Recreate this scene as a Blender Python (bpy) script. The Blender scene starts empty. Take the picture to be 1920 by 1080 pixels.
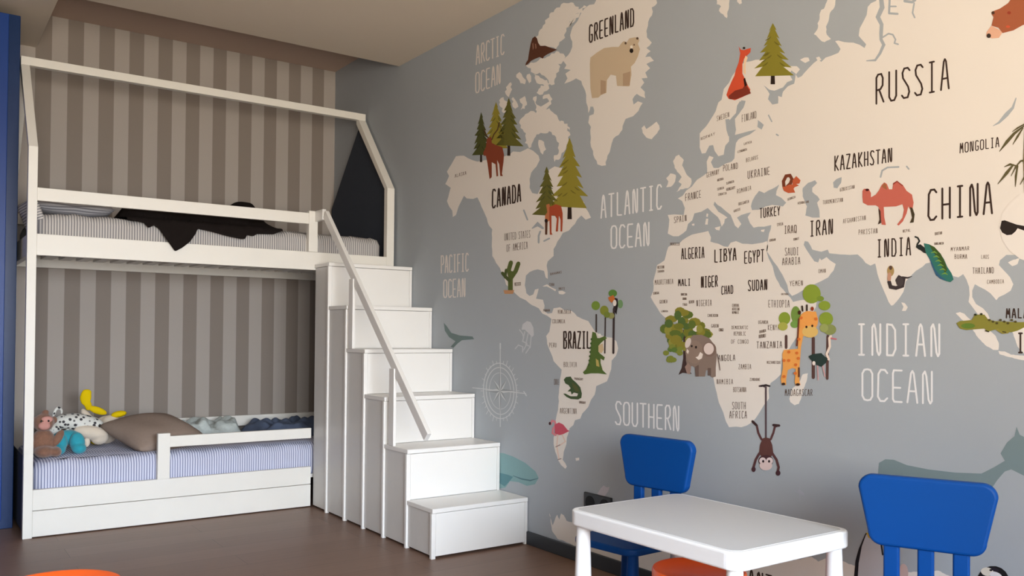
import bpy, bmesh, math, random
from mathutils import Vector, Matrix
random.seed(7)
D = bpy.data
SC = bpy.context.scene
COL = SC.collection
PI = math.pi

# ---------------------------------------------------------------- camera
CAM = Vector((-2.585, -5.9783, 1.0594))
YAW, PIT, ROL, FPX, PPY = 0.6152, 0.0118, 0.0094, 1602.46, 609.02
_F = Vector((math.sin(YAW)*math.cos(PIT), math.cos(YAW)*math.cos(PIT), math.sin(PIT)))
_R0 = Vector((math.cos(YAW), -math.sin(YAW), 0)); _U0 = _R0.cross(_F)
_R = _R0*math.cos(ROL)+_U0*math.sin(ROL); _U = -_R0*math.sin(ROL)+_U0*math.cos(ROL)
cd = D.cameras.new('camera'); cam = D.objects.new('camera', cd); COL.objects.link(cam)
cam.matrix_world = Matrix(((_R.x, _U.x, -_F.x, CAM.x), (_R.y, _U.y, -_F.y, CAM.y), (_R.z, _U.z, -_F.z, CAM.z), (0, 0, 0, 1)))
cd.sensor_fit = 'HORIZONTAL'; cd.sensor_width = 36
cd.lens = FPX/1920*36
cd.shift_y = (PPY-540)/1920
cd.clip_start = 0.02
SC.camera = cam

# ---------------------------------------------------------------- view, world, light
SC.view_settings.view_transform = 'Standard'
SC.view_settings.look = 'None'
SC.view_settings.gamma = 1
SC.view_settings.use_curve_mapping = False
SC.view_settings.exposure = 0.17
W = D.worlds.new('world'); SC.world = W; W.use_nodes = True
bg = W.node_tree.nodes['Background']
bg.inputs['Color'].default_value = (0.62, 0.76, 1.0, 1); bg.inputs['Strength'].default_value = 0.3

def area(name, loc, size, size_y, energy, color, rx, rz=0, spread=180):
    l = D.lights.new(name, 'AREA'); l.shape = 'RECTANGLE'; l.size = size; l.size_y = size_y
    l.energy = energy; l.color = color; l.spread = math.radians(spread)
    o = D.objects.new(name, l); COL.objects.link(o); o.location = loc; o.rotation_euler = (rx, 0, rz)
    return o
# daylight entering by the window in the wall behind the camera: sky from above, warm ground light from below
area('window_sky_light', (-2.0, -7.17, 1.3), 2.3, 1.5, 84, (0.58, 0.77, 1.0), math.radians(60), 0, 80)
area('window_ground_light', (-2.0, -7.17, 1.45), 2.3, 1.6, 94, (1.0, 0.88, 0.71), math.radians(109), math.radians(-9), 112)

# ---------------------------------------------------------------- helpers
def lin(c):
    c = c/255.0
    return c/12.92 if c <= 0.04045 else ((c+0.055)/1.055)**2.4
def rgb(t): return (lin(t[0]), lin(t[1]), lin(t[2]), 1)
def mat(name, col, rough=0.5, spec=0.5, metal=0, coat=0, noise=0, nscale=20, bump=0, bscale=200, sheen=0):
    m = D.materials.new(name); m.use_nodes = True; nt = m.node_tree; b = nt.nodes['Principled BSDF']
    b.inputs['Base Color'].default_value = rgb(col); b.inputs['Roughness'].default_value = rough
    b.inputs['Specular IOR Level'].default_value = spec; b.inputs['Metallic'].default_value = metal
    b.inputs['Coat Weight'].default_value = coat; b.inputs['Sheen Weight'].default_value = sheen
    m.diffuse_color = rgb(col)
    if noise or bump:
        tc = nt.nodes.new('ShaderNodeTexCoord')
    if noise:
        n = nt.nodes.new('ShaderNodeTexNoise'); n.inputs['Scale'].default_value = nscale; n.inputs['Detail'].default_value = 5
        nt.links.new(tc.outputs['Object'], n.inputs['Vector'])
        mx = nt.nodes.new('ShaderNodeMix'); mx.data_type = 'RGBA'
        mx.inputs[6].default_value = rgb([max(0, c*(1-noise)) for c in col]); mx.inputs[7].default_value = rgb([min(255, c*(1+noise)) for c in col])
        nt.links.new(n.outputs['Fac'], mx.inputs[0]); nt.links.new(mx.outputs[2], b.inputs['Base Color'])
    if bump:
        n2 = nt.nodes.new('ShaderNodeTexNoise'); n2.inputs['Scale'].default_value = bscale; n2.inputs['Detail'].default_value = 3
        nt.links.new(tc.outputs['Object'], n2.inputs['Vector'])
        bp = nt.nodes.new('ShaderNodeBump'); bp.inputs['Strength'].default_value = bump; bp.inputs['Distance'].default_value = 0.002
        nt.links.new(n2.outputs['Fac'], bp.inputs['Height']); nt.links.new(bp.outputs['Normal'], b.inputs['Normal'])
    return m
def stripes(name, ca, cb, period, axis='X', duty=0.0, soft=0.15, rough=0.8, offset=0.0, bump=0.3):
    m = D.materials.new(name); m.use_nodes = True; nt = m.node_tree; b = nt.nodes['Principled BSDF']
    b.inputs['Roughness'].default_value = rough; b.inputs['Specular IOR Level'].default_value = 0.2
    tc = nt.nodes.new('ShaderNodeTexCoord'); sp = nt.nodes.new('ShaderNodeSeparateXYZ')
    nt.links.new(tc.outputs['Object'], sp.inputs[0])
    a = nt.nodes.new('ShaderNodeMath'); a.operation = 'MULTIPLY_ADD'
    a.inputs[1].default_value = 2*PI/period; a.inputs[2].default_value = offset*2*PI/period
    nt.links.new(sp.outputs[axis], a.inputs[0])
    s = nt.nodes.new('ShaderNodeMath'); s.operation = 'SINE'; nt.links.new(a.outputs[0], s.inputs[0])
    r = nt.nodes.new('ShaderNodeMapRange'); r.inputs[1].default_value = duty-soft; r.inputs[2].default_value = duty+soft
    nt.links.new(s.outputs[0], r.inputs[0])
    mx = nt.nodes.new('ShaderNodeMix'); mx.data_type = 'RGBA'; mx.inputs[6].default_value = rgb(ca); mx.inputs[7].default_value = rgb(cb)
    nt.links.new(r.outputs[0], mx.inputs[0]); nt.links.new(mx.outputs[2], b.inputs['Base Color'])
    return m

M = {}
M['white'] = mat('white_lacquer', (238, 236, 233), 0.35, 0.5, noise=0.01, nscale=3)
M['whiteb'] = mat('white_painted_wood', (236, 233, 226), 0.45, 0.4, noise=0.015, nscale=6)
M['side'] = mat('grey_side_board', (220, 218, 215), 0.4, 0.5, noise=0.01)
M['plastic'] = mat('white_plastic', (240, 241, 243), 0.3, 0.5, bump=0.05, bscale=400)
M['tabletop'] = mat('white_plastic_top', (222, 222, 221), 0.42, 0.4, bump=0.08, bscale=300)
M['blue'] = mat('blue_plastic', (0, 66, 138), 0.5, 0.2, bump=0.05, bscale=400)
M['orange'] = mat('orange_plastic', (255, 104, 34), 0.35, 0.45, bump=0.05, bscale=400)
M['wardrobe'] = mat('blue_gloss_lacquer', (26, 62, 134), 0.4, 0.25, noise=0.03, nscale=2)
M['wardrobe2'] = mat('dark_blue_lacquer', (16, 46, 92), 0.4, 0.25)
M['navy'] = mat('navy_fabric_panel', (58, 64, 76), 0.8, 0.2, bump=0.3)
M['charcoal'] = mat('charcoal_trim', (52, 56, 62), 0.45, 0.4)
M['black'] = mat('black_plastic', (22, 23, 27), 0.35, 0.5)
M['blackslot'] = mat('black_hole', (8, 8, 9), 0.6, 0.3)
M['cloth_black'] = mat('black_brown_knit', (30, 25, 24), 0.95, 0.1, noise=0.15, nscale=40, bump=0.5, bscale=250)
M['taupe'] = mat('taupe_cushion_fabric', (150, 132, 120), 0.9, 0.15, noise=0.04, nscale=60, bump=0.4, bscale=300)
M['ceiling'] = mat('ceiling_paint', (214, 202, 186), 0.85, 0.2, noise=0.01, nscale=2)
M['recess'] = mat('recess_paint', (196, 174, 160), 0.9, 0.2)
M['plain'] = mat('plain_wall_paint', (190, 186, 180), 0.85, 0.2)
M['ocean'] = mat('wallpaper_grey_blue', (170, 177, 184), 0.8, 0.25, noise=0.015, nscale=3)
M['glass'] = None
# floor: brown laminate with long boards
def floor_mat():
    m = D.materials.new('brown_laminate'); m.use_nodes = True; nt = m.node_tree; b = nt.nodes['Principled BSDF']
    b.inputs['Roughness'].default_value = 0.42; b.inputs['Specular IOR Level'].default_value = 0.3
    tc = nt.nodes.new('ShaderNodeTexCoord'); mp = nt.nodes.new('ShaderNodeMapping'); mp.inputs['Scale'].default_value = (1.2, 14, 1)
    nt.links.new(tc.outputs['Object'], mp.inputs[0])
    n = nt.nodes.new('ShaderNodeTexNoise'); n.inputs['Scale'].default_value = 3; n.inputs['Detail'].default_value = 8
    nt.links.new(mp.outputs[0], n.inputs['Vector'])
    br = nt.nodes.new('ShaderNodeTexBrick'); br.inputs['Scale'].default_value = 1
    br.inputs['Brick Width'].default_value = 1.3; br.inputs['Row Height'].default_value = 0.19; br.inputs['Mortar Size'].default_value = 0.0012
    br.inputs['Color1'].default_value = rgb((136, 108, 92)); br.inputs['Color2'].default_value = rgb((124, 97, 82)); br.inputs['Mortar'].default_value = rgb((92, 74, 64))
    nt.links.new(tc.outputs['Object'], br.inputs['Vector'])
    mx = nt.nodes.new('ShaderNodeMix'); mx.data_type = 'RGBA'; mx.blend_type = 'MULTIPLY'; mx.inputs[0].default_value = 0.35
    cr = nt.nodes.new('ShaderNodeValToRGB'); cr.color_ramp.elements[0].color = (0.55, 0.55, 0.55, 1); cr.color_ramp.elements[1].color = (1.2, 1.2, 1.2, 1)
    nt.links.new(n.outputs['Fac'], cr.inputs[0]); nt.links.new(br.outputs['Color'], mx.inputs[6]); nt.links.new(cr.outputs[0], mx.inputs[7])
    nt.links.new(mx.outputs[2], b.inputs['Base Color'])
    return m
M['floor'] = floor_mat()
M['stripe_wall'] = stripes('striped_wallpaper', (142, 132, 124), (176, 168, 161), 0.179, 'X', 0, 0.03, 0.75, offset=0.0895)
M['sheet'] = stripes('striped_ticking', (142, 147, 178), (222, 224, 240), 0.0135, 'X', -0.1, 0.5, 0.9)
M['sheet_up'] = stripes('striped_ticking_grey', (136, 134, 138), (206, 202, 198), 0.0135, 'X', -0.1, 0.5, 0.9)
M['sheet_y'] = stripes('striped_ticking_cross', (120, 120, 128), (178, 178, 184), 0.0135, 'Y', -0.1, 0.5, 0.9)
M['top_sheet'] = mat('grey_sheet', (150, 150, 160), 0.9, 0.15, noise=0.05, nscale=120, bump=0.3)

def link(o, parent=None):
    COL.objects.link(o)
    if parent: o.parent = parent
    return o
def wloc(o):
    v = Vector((0, 0, 0))
    while o is not None: v = v+o.location; o = o.parent
    return v
def make(name, verts, faces, mats, parent=None, smooth=False, fm=None, local=False, bevel=0, seg=2, loc=None):
    me = D.meshes.new(name)
    off = Vector((0, 0, 0))
    if not local:
        off = wloc(parent) if parent else (Vector(loc) if loc else Vector((0, 0, 0)))
    me.from_pydata([Vector(v)-off for v in verts], [], faces)
    for m in (mats if isinstance(mats, (list, tuple)) else [mats]): me.materials.append(m)
    if fm: me.polygons.foreach_set('material_index', fm)
    if smooth: me.polygons.foreach_set('use_smooth', [True]*len(me.polygons))
    me.update()
    bm = bmesh.new(); bm.from_mesh(me); bmesh.ops.recalc_face_normals(bm, faces=bm.faces); bm.to_mesh(me); bm.free()
    o = D.objects.new(name, me); link(o, parent)
    if loc and not parent: o.location = loc
    if bevel:
        b = o.modifiers.new('bevel', 'BEVEL'); b.width = bevel; b.segments = seg; b.limit_method = 'ANGLE'
    return o
def thing(name, label, cat, loc=(0, 0, 0), rz=0, group=None):
    o = D.objects.new(name, None); o.empty_display_size = 0.1; link(o); o.location = loc; o.rotation_euler = (0, 0, rz)
    return tag(o, label, cat, group)
def tag(o, label=None, cat=None, group=None, kind=None):
    if label: o['label'] = label
    if cat: o['category'] = cat
    if group: o['group'] = group
    if kind: o['kind'] = kind
    return o
BF = [(0, 1, 2, 3), (7, 6, 5, 4), (0, 4, 5, 1), (1, 5, 6, 2), (2, 6, 7, 3), (3, 7, 4, 0)]
def bv(x0, x1, y0, y1, z0, z1):
    return [(x0, y0, z0), (x1, y0, z0), (x1, y1, z0), (x0, y1, z0), (x0, y0, z1), (x1, y0, z1), (x1, y1, z1), (x0, y1, z1)]
def box(name, x0, x1, y0, y1, z0, z1, m, parent=None, bevel=0.002, **k):
    return make(name, bv(x0, x1, y0, y1, z0, z1), BF, m, parent, bevel=bevel, **k)
def boxes(name, lst, m, parent=None, bevel=0.002, **k):
    V, F = [], []
    for b in lst:
        n = len(V); V += bv(*b); F += [tuple(i+n for i in f) for f in BF]
    return make(name, V, F, m, parent, bevel=bevel, **k)
def bar(name, p0, p1, w, h, m, parent=None, side=(1, 0, 0), bevel=0.002, **k):
    """rectangular bar from p0 to p1, width w along 'side', height h across"""
    p0 = Vector(p0); p1 = Vector(p1); d = (p1-p0).normalized(); s = Vector(side).normalized(); u = d.cross(s).normalized()
    V = []
    for p in (p0, p1):
        for a, b in ((-1, -1), (1, -1), (1, 1), (-1, 1)): V.append(p+s*(a*w/2)+u*(b*h/2))
    return make(name, V, BF, m, parent, bevel=bevel, **k)
def extrude(name, pts, y0, y1, axis, m, parent=None, bevel=0.002, seg=2, smooth=False, **k):
    """2D outline extruded along an axis; pts are the two other coordinates in order"""
    n = len(pts); V = []
    for t in (y0, y1):
        for a, b in pts:
            V.append((t, a, b) if axis == 'x' else (a, t, b) if axis == 'y' else (a, b, t))
    F = [tuple(range(n)), tuple(range(2*n-1, n-1, -1))]+[(i, i+n, (i+1) % n+n, (i+1) % n) for i in range(n)]
    return make(name, V, F, m, parent, bevel=bevel, seg=seg, smooth=smooth, **k)
def rrect(cx, cy, w, h, r, n=6, w2=None):
    """rounded rectangle / trapezoid outline (w bottom, w2 top)"""
    w2 = w if w2 is None else w2
    out = []
    for (sx, sy, a0) in ((1, 1, 0), (-1, 1, 90), (-1, -1, 180), (1, -1, 270)):
        ww = w2 if sy > 0 else w
        for i in range(n+1):
            a = math.radians(a0+90*i/n)
            out.append((cx+sx*(ww/2-r)+r*math.cos(a), cy+sy*(h/2-r)+r*math.sin(a)))
    return out
def lathe(name, prof, m, parent=None, n=32, c=(0, 0, 0), smooth=True, **k):
    V, F = [], []
    for r, z in prof:
        for i in range(n):
            a = 2*PI*i/n; V.append((c[0]+r*math.cos(a), c[1]+r*math.sin(a), c[2]+z))
    for j in range(len(prof)-1):
        for i in range(n): F.append((j*n+i, j*n+(i+1) % n, (j+1)*n+(i+1) % n, (j+1)*n+i))
    F.append(tuple(range(n-1, -1, -1))); F.append(tuple(range((len(prof)-1)*n, len(prof)*n)))
    o = make(name, V, F, m, parent, smooth=smooth, **k)
    if smooth:
        e = o.modifiers.new('edges', 'EDGE_SPLIT'); e.split_angle = math.radians(50)
    return o
def onx(u, v, X=0.0):
    """the point of the photographed mural (plane x = X) seen at pixel u, v"""
    d = _F+_R*((u-960)/FPX)-_U*((v-PPY)/FPX)
    t = (X-CAM.x)/d.x
    return CAM+d*t

# ---------------------------------------------------------------- room shell
XL_, YF_, ZC, ZR, YE, XRc = -4.2, -7.25, 2.80, 3.014, -1.02, -1.965
tag(box('floor', XL_, 0.12, YF_, 0.12, -0.1, 0, M['floor'], bevel=0), kind='structure')
tag(box('wall_back', XL_, 0.0, 0, 0.12, 0, 3.1, M['stripe_wall'], bevel=0), kind='structure')
WR = tag(box('wall_right', 0, 0.12, YF_, 0.12, 0, 3.1, M['ocean'], bevel=0), kind='structure')
tag(box('wall_left', XL_-0.12, XL_, YF_, 0.12, 0, 3.1, M['plain'], bevel=0), kind='structure')
# ceiling with the raised recess over the bed
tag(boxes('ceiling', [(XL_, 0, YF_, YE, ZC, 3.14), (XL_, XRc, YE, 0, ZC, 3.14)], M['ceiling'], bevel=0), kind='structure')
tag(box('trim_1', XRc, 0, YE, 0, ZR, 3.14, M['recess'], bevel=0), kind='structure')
# wall behind the camera with the window opening
wx0, wx1, wz0, wz1 = -3.5, -0.7, 0.65, 2.45
tag(boxes('wall_front', [(XL_, wx0, YF_-0.12, YF_, 0, 3.1), (wx1, 0.12, YF_-0.12, YF_, 0, 3.1), (wx0, wx1, YF_-0.12, YF_, 0, wz0), (wx0, wx1, YF_-0.12, YF_, wz1, 3.1)], M['plain'], bevel=0), kind='structure')
wf = tag(boxes('window_1', [(wx0, wx1, YF_-0.09, YF_-0.03, wz0, wz0+0.06), (wx0, wx1, YF_-0.09, YF_-0.03, wz1-0.06, wz1), (wx0, wx0+0.06, YF_-0.09, YF_-0.03, wz0, wz1), (wx1-0.06, wx1, YF_-0.09, YF_-0.03, wz0, wz1), (-2.13, -2.07, YF_-0.09, YF_-0.03, wz0, wz1)], M['white'], bevel=0.003), kind='structure')
gm = D.materials.new('window_glass'); gm.use_nodes = True
gb = gm.node_tree.nodes['Principled BSDF']; gb.inputs['Transmission Weight'].default_value = 1; gb.inputs['Roughness'].default_value = 0.0; gb.inputs['IOR'].default_value = 1.45
box('pane', wx0+0.06, -2.13, YF_-0.064, YF_-0.058, wz0+0.06, wz1-0.06, gm, wf, 0)
box('pane', -2.07, wx1-0.06, YF_-0.064, YF_-0.058, wz0+0.06, wz1-0.06, gm, wf, 0)
# baseboards
def board(name, pts, kind_box, m):
    return tag(box(name, *kind_box, m, bevel=0.003), kind='structure')
board('baseboard_right', None, (-0.013, 0, YF_, -2.482, 0, 0.066), M['charcoal'])

# ---------------------------------------------------------------- the printed mural on wall_right
def P(s): return [tuple(float(q) for q in t.split(',')) for t in s.split()]
INK = {}
def ink(c):
    if c not in INK: INK[c] = mat('ink_%d_%d_%d' % c, c, 0.8, 0.25)
    return INK[c]
class Print:
    def __init__(self): self.V = []; self.F = []; self.m = []; self.mats = []; self.k = 0; self.j = 0
    def _mi(self, c):
        if c not in self.mats: self.mats.append(c)
        return self.mats.index(c)
    def poly(self, c, pts, L):
        self.j += 1; L = L+0.07*(self.j % 11)
        n = len(self.V)
        for u, v in pts: self.V.append(onx(u, v, -0.00009*L))
        self.F.append(tuple(range(n, n+len(pts)))); self.m.append(self._mi(c))
    def ell(self, c, cx, cy, rx, ry, L, n=18, rot=0):
        r = math.radians(rot); ca, sa = math.cos(r), math.sin(r)
        self.poly(c, [(cx+rx*math.cos(a)*ca-ry*math.sin(a)*sa, cy+rx*math.cos(a)*sa+ry*math.sin(a)*ca) for a in [2*PI*i/n for i in range(n)]], L)
    def line(self, c, w, pts, L, caps=True):
        """one mitred ribbon along the points, blunt rounded at both ends"""
        self.k += 1; L = L+0.09*(self.k % 9)
        pts = [q for i, q in enumerate(pts) if i == 0 or math.hypot(q[0]-pts[i-1][0], q[1]-pts[i-1][1]) > 1e-4]
        n = len(pts)
        if n < 2: return
        ws = list(w)[:n] if isinstance(w, (list, tuple)) else [w]*n
        for i in range(1, n-1):
            ax, ay = pts[i][0]-pts[i-1][0], pts[i][1]-pts[i-1][1]; bx, by = pts[i+1][0]-pts[i][0], pts[i+1][1]-pts[i][1]
            if (ax*bx+ay*by)/(math.hypot(ax, ay)*math.hypot(bx, by)) < 0.05:
                self.line(c, ws[:i+1], pts[:i+1], L, caps); self.line(c, ws[i:], pts[i:], L, caps); return
        closed = n > 3 and math.hypot(pts[0][0]-pts[-1][0], pts[0][1]-pts[-1][1]) < 1e-3
        T_ = []
        for i in range(n-1):
            dx, dy = pts[i+1][0]-pts[i][0], pts[i+1][1]-pts[i][1]; d = math.hypot(dx, dy); T_.append((dx/d, dy/d))
        row = []
        for i in range(n):
            t0 = T_[i-1] if i > 0 else (T_[-1] if closed else T_[0]); t1 = T_[i] if i < n-1 else (T_[0] if closed else T_[-1])
            tx, ty = t0[0]+t1[0], t0[1]+t1[1]; q = math.hypot(tx, ty)
            if q < 1e-3: tx, ty, q = t1[0], t1[1], 1
            tx /= q; ty /= q
            k = min(1/max(0.45, tx*t1[0]+ty*t1[1]), 1.8)*ws[i]/2
            row.append((pts[i], (-ty*k, tx*k), (tx, ty), ws[i]))
        rows = [((p[0]+o[0], p[1]+o[1]), (p[0]-o[0], p[1]-o[1])) for p, o, t, q in row]
        if caps and not closed:
            p, o, t, q = row[0]; e = q*0.42
            rows.insert(0, ((p[0]+o[0]*.5-t[0]*e, p[1]+o[1]*.5-t[1]*e), (p[0]-o[0]*.5-t[0]*e, p[1]-o[1]*.5-t[1]*e)))
            p, o, t, q = row[-1]; e = q*0.42
            rows.append(((p[0]+o[0]*.5+t[0]*e, p[1]+o[1]*.5+t[1]*e), (p[0]-o[0]*.5+t[0]*e, p[1]-o[1]*.5+t[1]*e)))
        n0 = len(self.V); mi = self._mi(c)
        for l, r in rows: self.V.append(onx(l[0], l[1], -0.00009*L)); self.V.append(onx(r[0], r[1], -0.00009*L))
        for i in range(len(rows)-1):
            self.F.append((n0+2*i, n0+2*i+1, n0+2*i+3, n0+2*i+2)); self.m.append(mi)
    def done(self, name, label=None):
        me = D.meshes.new(name)
        me.from_pydata(self.V, [], self.F)
        for c in self.mats: me.materials.append(ink(c))
        me.polygons.foreach_set('material_index', self.m)
        for p in me.polygons:
            pass
        bm = bmesh.new(); bm.from_mesh(me)
        for f in bm.faces:
            f.normal_update()
            if f.normal.x > 0: f.normal_flip()
        bm.to_mesh(me); bm.free()
        o = D.objects.new(name, me); link(o, WR)
        if label: o['label'] = label
        return o
def rough(pts, amp, step=5, seed=1):
    rnd = random.Random(seed); out = []
    n = len(pts)
    for i in range(n):
        (x0, y0), (x1, y1) = pts[i], pts[(i+1) % n]
        d = math.hypot(x1-x0, y1-y0); k = max(1, int(d/step)); out.append((x0, y0))
        for j in range(1, k):
            t = j/k; a = rnd.uniform(-amp, amp); out.append((x0+(x1-x0)*t-(y1-y0)/d*a, y0+(y1-y0)*t+(x1-x0)/d*a))
    return out
LAND = (233, 227, 221)
SEA = (170, 177, 184)
def land(name, s, amp=1.0, step=6, label=None, seed=1, L=1):
    p = Print(); p.poly(LAND, rough(P(s), amp, step, seed), L); return p.done(name, label)
def group_land(name, lst, amp=1.0, label=None, step=4, L=1):
    p = Print()
    for i, s in enumerate(lst): p.poly(LAND, rough(P(s), amp, step, i+3), L)
    return p.done(name, label)

land('land_print', "1117,-6 1118,0 1114,8 1105,9 1096,16 1090,24 1086,32 1078,45 1071,58 1069,66 1073,78 1073,88 1069,98 1060,108 1056,114 1062,122 1058,129 1070,131 1060,138 1064,147 1058,157 1069,153 1080,147 1090,152 1095,165 1099,185 1102,200 1103,212 1107,200 1112,200 1113,214 1105,217 1103,230 1108,238 1107,250 1107,267 1112,283 1115,297 1120,308 1128,311 1136,310 1139,292 1145,277 1150,260 1160,253 1167,243 1173,223 1187,218 1197,208 1205,193 1196,190 1188,196 1186,186 1194,176 1200,180 1210,184 1209,172 1201,164 1208,155 1203,147 1214,146 1210,136 1219,128 1212,120 1226,114 1219,106 1210,107 1220,96 1212,90 1222,80 1213,70 1212,58 1215,48 1218,34 1224,22 1222,14 1232,6 1232,-6", 1.6, 6, 'pale Greenland on the printed map')
group_land('land_print', [
 "1052,8 1062,6 1075,5 1085,18 1080,31 1068,46 1060,62 1056,74 1048,84 1042,92 1030,88 1014,86 1006,76 1004,70 1010,60 1018,48 1022,38 1030,27 1040,18",
 "1043,96 1050,100 1060,106 1055,116 1047,120 1048,134 1043,144 1040,158 1034,160 1028,150 1020,142 1012,136 1000,137 990,127 985,122 995,117 1010,113 1025,107 1034,100",
 "1064,52 1072,44 1080,34 1088,24 1100,12 1092,14 1080,26 1070,40"], 3.5, 'pale ragged arctic islands on the printed map')
group_land('land_print', [
 "968,140 974,135 980,144 986,150 984,158 976,156 972,148", "988,140 993,138 996,148 992,156", "1000,138 1010,142 1018,148 1026,150 1032,158 1022,162 1012,158 1004,150",
 "1014,160 1028,158 1030,166 1020,172 1012,178 1006,174", "952,160 958,154 958,172 954,182 948,176", "936,188 944,182 950,190 958,196 952,206 944,212 938,200",
 "962,182 968,190 972,200 966,204 960,194", "974,186 984,180 988,192 984,204 976,206 980,196", "1000,182 1006,180 1006,196 1014,200 1024,194 1030,190 1026,184 1018,186 1020,178 1030,176 1036,186 1030,198 1016,208 1004,206",
 "975,225 985,214 995,208 1005,212 1015,205 1030,203 1036,210 1044,216 1050,228 1060,236 1068,248 1066,262 1062,276 1052,292 1040,304 1038,296 1048,282 1048,268 1040,254 1030,246 1018,250 1006,252 1000,264 992,278 984,268 986,250 976,240",
 "1010,262 1020,266 1024,280 1018,290 1012,280", "960,246 970,252 972,266 962,270 956,258", "1044,228 1052,226 1058,232 1064,232 1068,244 1058,240"], 2.6, 'pale scattered arctic islands on the printed map')
land('land_print', "855,293 870,292 885,300 895,303 910,300 925,302 940,295 955,290 962,284 975,285 990,278 1000,283 1010,292 1012,300 1006,312 996,324 993,336 993,352 998,362 1008,364 1014,352 1024,330 1030,318 1040,312 1056,316 1070,340 1088,372 1096,380 1092,384 1098,390 1103,397 1108,408 1098,412 1090,404 1082,412 1078,420 1067,432 1055,437 1045,453 1038,467 1038,480 1027,490 1025,498 1027,510 1027,523 1023,520 1020,508 1008,505 993,510 986,517 984,535 987,550 993,555 1000,552 1003,543 1010,541 1008,550 1005,560 1018,562 1021,573 1020,583 1027,588 1035,587 1038,578 1045,577 1050,576 1058,581 1072,583 1082,593 1092,598 1103,602 1110,613 1116,622 1126,628 1137,632 1147,633 1156,640 1159,653 1155,667 1147,676 1146,692 1138,715 1127,720 1118,724 1115,740 1108,750 1103,763 1097,770 1092,775 1088,785 1078,788 1075,797 1068,803 1063,820 1062,833 1057,847 1055,862 1063,875 1060,879 1052,872 1046,862 1041,847 1038,833 1038,820 1042,813 1042,787 1044,777 1047,760 1048,737 1050,712 1053,693 1047,687 1038,677 1032,660 1026,645 1024,630 1030,622 1032,610 1034,598 1026,592 1017,588 1010,578 997,572 986,563 975,558 967,551 958,542 949,534 945,520 940,510 937,502 930,493 923,480 922,462 923,430 917,423 910,403 900,380 895,370 887,373 875,372 870,367 865,377 860,387 855,403 849,407 848,395 842,387 838,377 842,363 845,352 835,345 842,330 838,322 847,307", 0.8, 7, 'pale Americas on the printed map')
group_land('land_print', ["1017,537 1026,533 1034,539 1043,543 1041,546 1033,541 1025,537", "1047,546 1054,545 1061,549 1056,552 1048,551", "1203,240 1208,235 1212,242 1218,238 1226,232 1231,228 1236,235 1237,242 1232,250 1222,261 1212,258 1205,249", "1079,859 1086,858 1086,863 1080,864", "1500,112 1508,108 1516,108 1518,114 1510,118", "1530,108 1536,106 1540,112 1534,115"], 0.5, 'pale small islands on the printed map')
group_land('land_print', ["1273,290 1276,294 1282,300 1279,310 1284,320 1288,328 1296,335 1296,345 1290,353 1276,355 1268,360 1278,345 1272,341 1278,332 1273,325 1265,315 1262,302 1267,293", "1257,325 1267,328 1266,340 1258,350 1249,351 1253,340 1249,334"], 1.0, 'pale British Isles on the printed map')
land('land_print', "1323,287 1316,288 1312,277 1312,263 1312,250 1323,238 1333,223 1342,208 1347,192 1353,187 1357,167 1367,155 1373,142 1382,130 1390,120 1400,116 1407,115 1417,112 1430,112 1450,118 1470,126 1484,124 1494,124 1500,130 1492,140 1496,146 1503,143 1507,138 1517,127 1526,118 1534,112 1540,116 1548,108 1560,104 1572,99 1576,92 1571,84 1566,77 1572,76 1583,79 1600,80 1612,84 1621,90 1624,83 1615,73 1610,67 1612,53 1618,42 1625,28 1627,13 1633,6 1642,2 1650,-6 2120,-6 2120,470 1960,470 1925,472 1905,478 1887,478 1875,488 1873,497 1883,508 1894,520 1900,533 1895,545 1884,552 1873,557 1868,563 1864,558 1857,550 1847,543 1837,538 1828,533 1823,545 1823,557 1830,570 1843,578 1852,588 1856,598 1846,600 1834,590 1825,578 1816,566 1818,553 1817,538 1812,524 1806,514 1797,520 1788,518 1776,506 1760,498 1745,492 1736,494 1730,500 1717,508 1708,517 1698,528 1694,547 1687,558 1675,572 1671,573 1666,566 1658,547 1652,533 1645,513 1641,494 1632,498 1623,493 1617,485 1608,477 1593,478 1575,477 1555,475 1552,468 1540,472 1523,468 1520,461 1515,453 1509,452 1507,459 1512,468 1520,480 1527,490 1534,492 1537,484 1540,488 1550,482 1556,488 1567,495 1563,507 1553,520 1540,527 1527,533 1507,543 1496,550 1485,555 1479,548 1476,534 1467,515 1458,500 1450,490 1441,476 1437,470 1439,455 1442,438 1445,430 1446,422 1433,425 1422,425 1413,427 1406,418 1402,407 1408,398 1400,400 1390,403 1382,408 1390,420 1384,428 1378,423 1374,413 1370,403 1361,396 1352,388 1345,384 1340,378 1338,384 1347,397 1357,403 1364,408 1359,411 1358,418 1353,425 1350,414 1346,407 1335,398 1327,390 1315,397 1302,400 1298,413 1290,420 1287,432 1280,438 1272,443 1262,443 1252,438 1254,424 1255,412 1252,403 1265,402 1282,403 1284,390 1279,377 1271,372 1280,367 1287,357 1297,350 1307,337 1318,330 1326,324 1325,303 1330,292 1338,295 1333,304 1338,315 1347,315 1360,307 1372,303 1377,297 1378,283 1380,268 1385,261 1393,257 1406,252 1418,243 1404,246 1390,250 1378,253 1380,243 1378,223 1385,211 1397,193 1387,190 1382,198 1380,212 1366,228 1362,243 1367,253 1367,265 1360,273 1357,290 1347,293 1340,283 1337,272 1330,273", 0.5, 8, 'pale Europe and Asia on the printed map')
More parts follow.
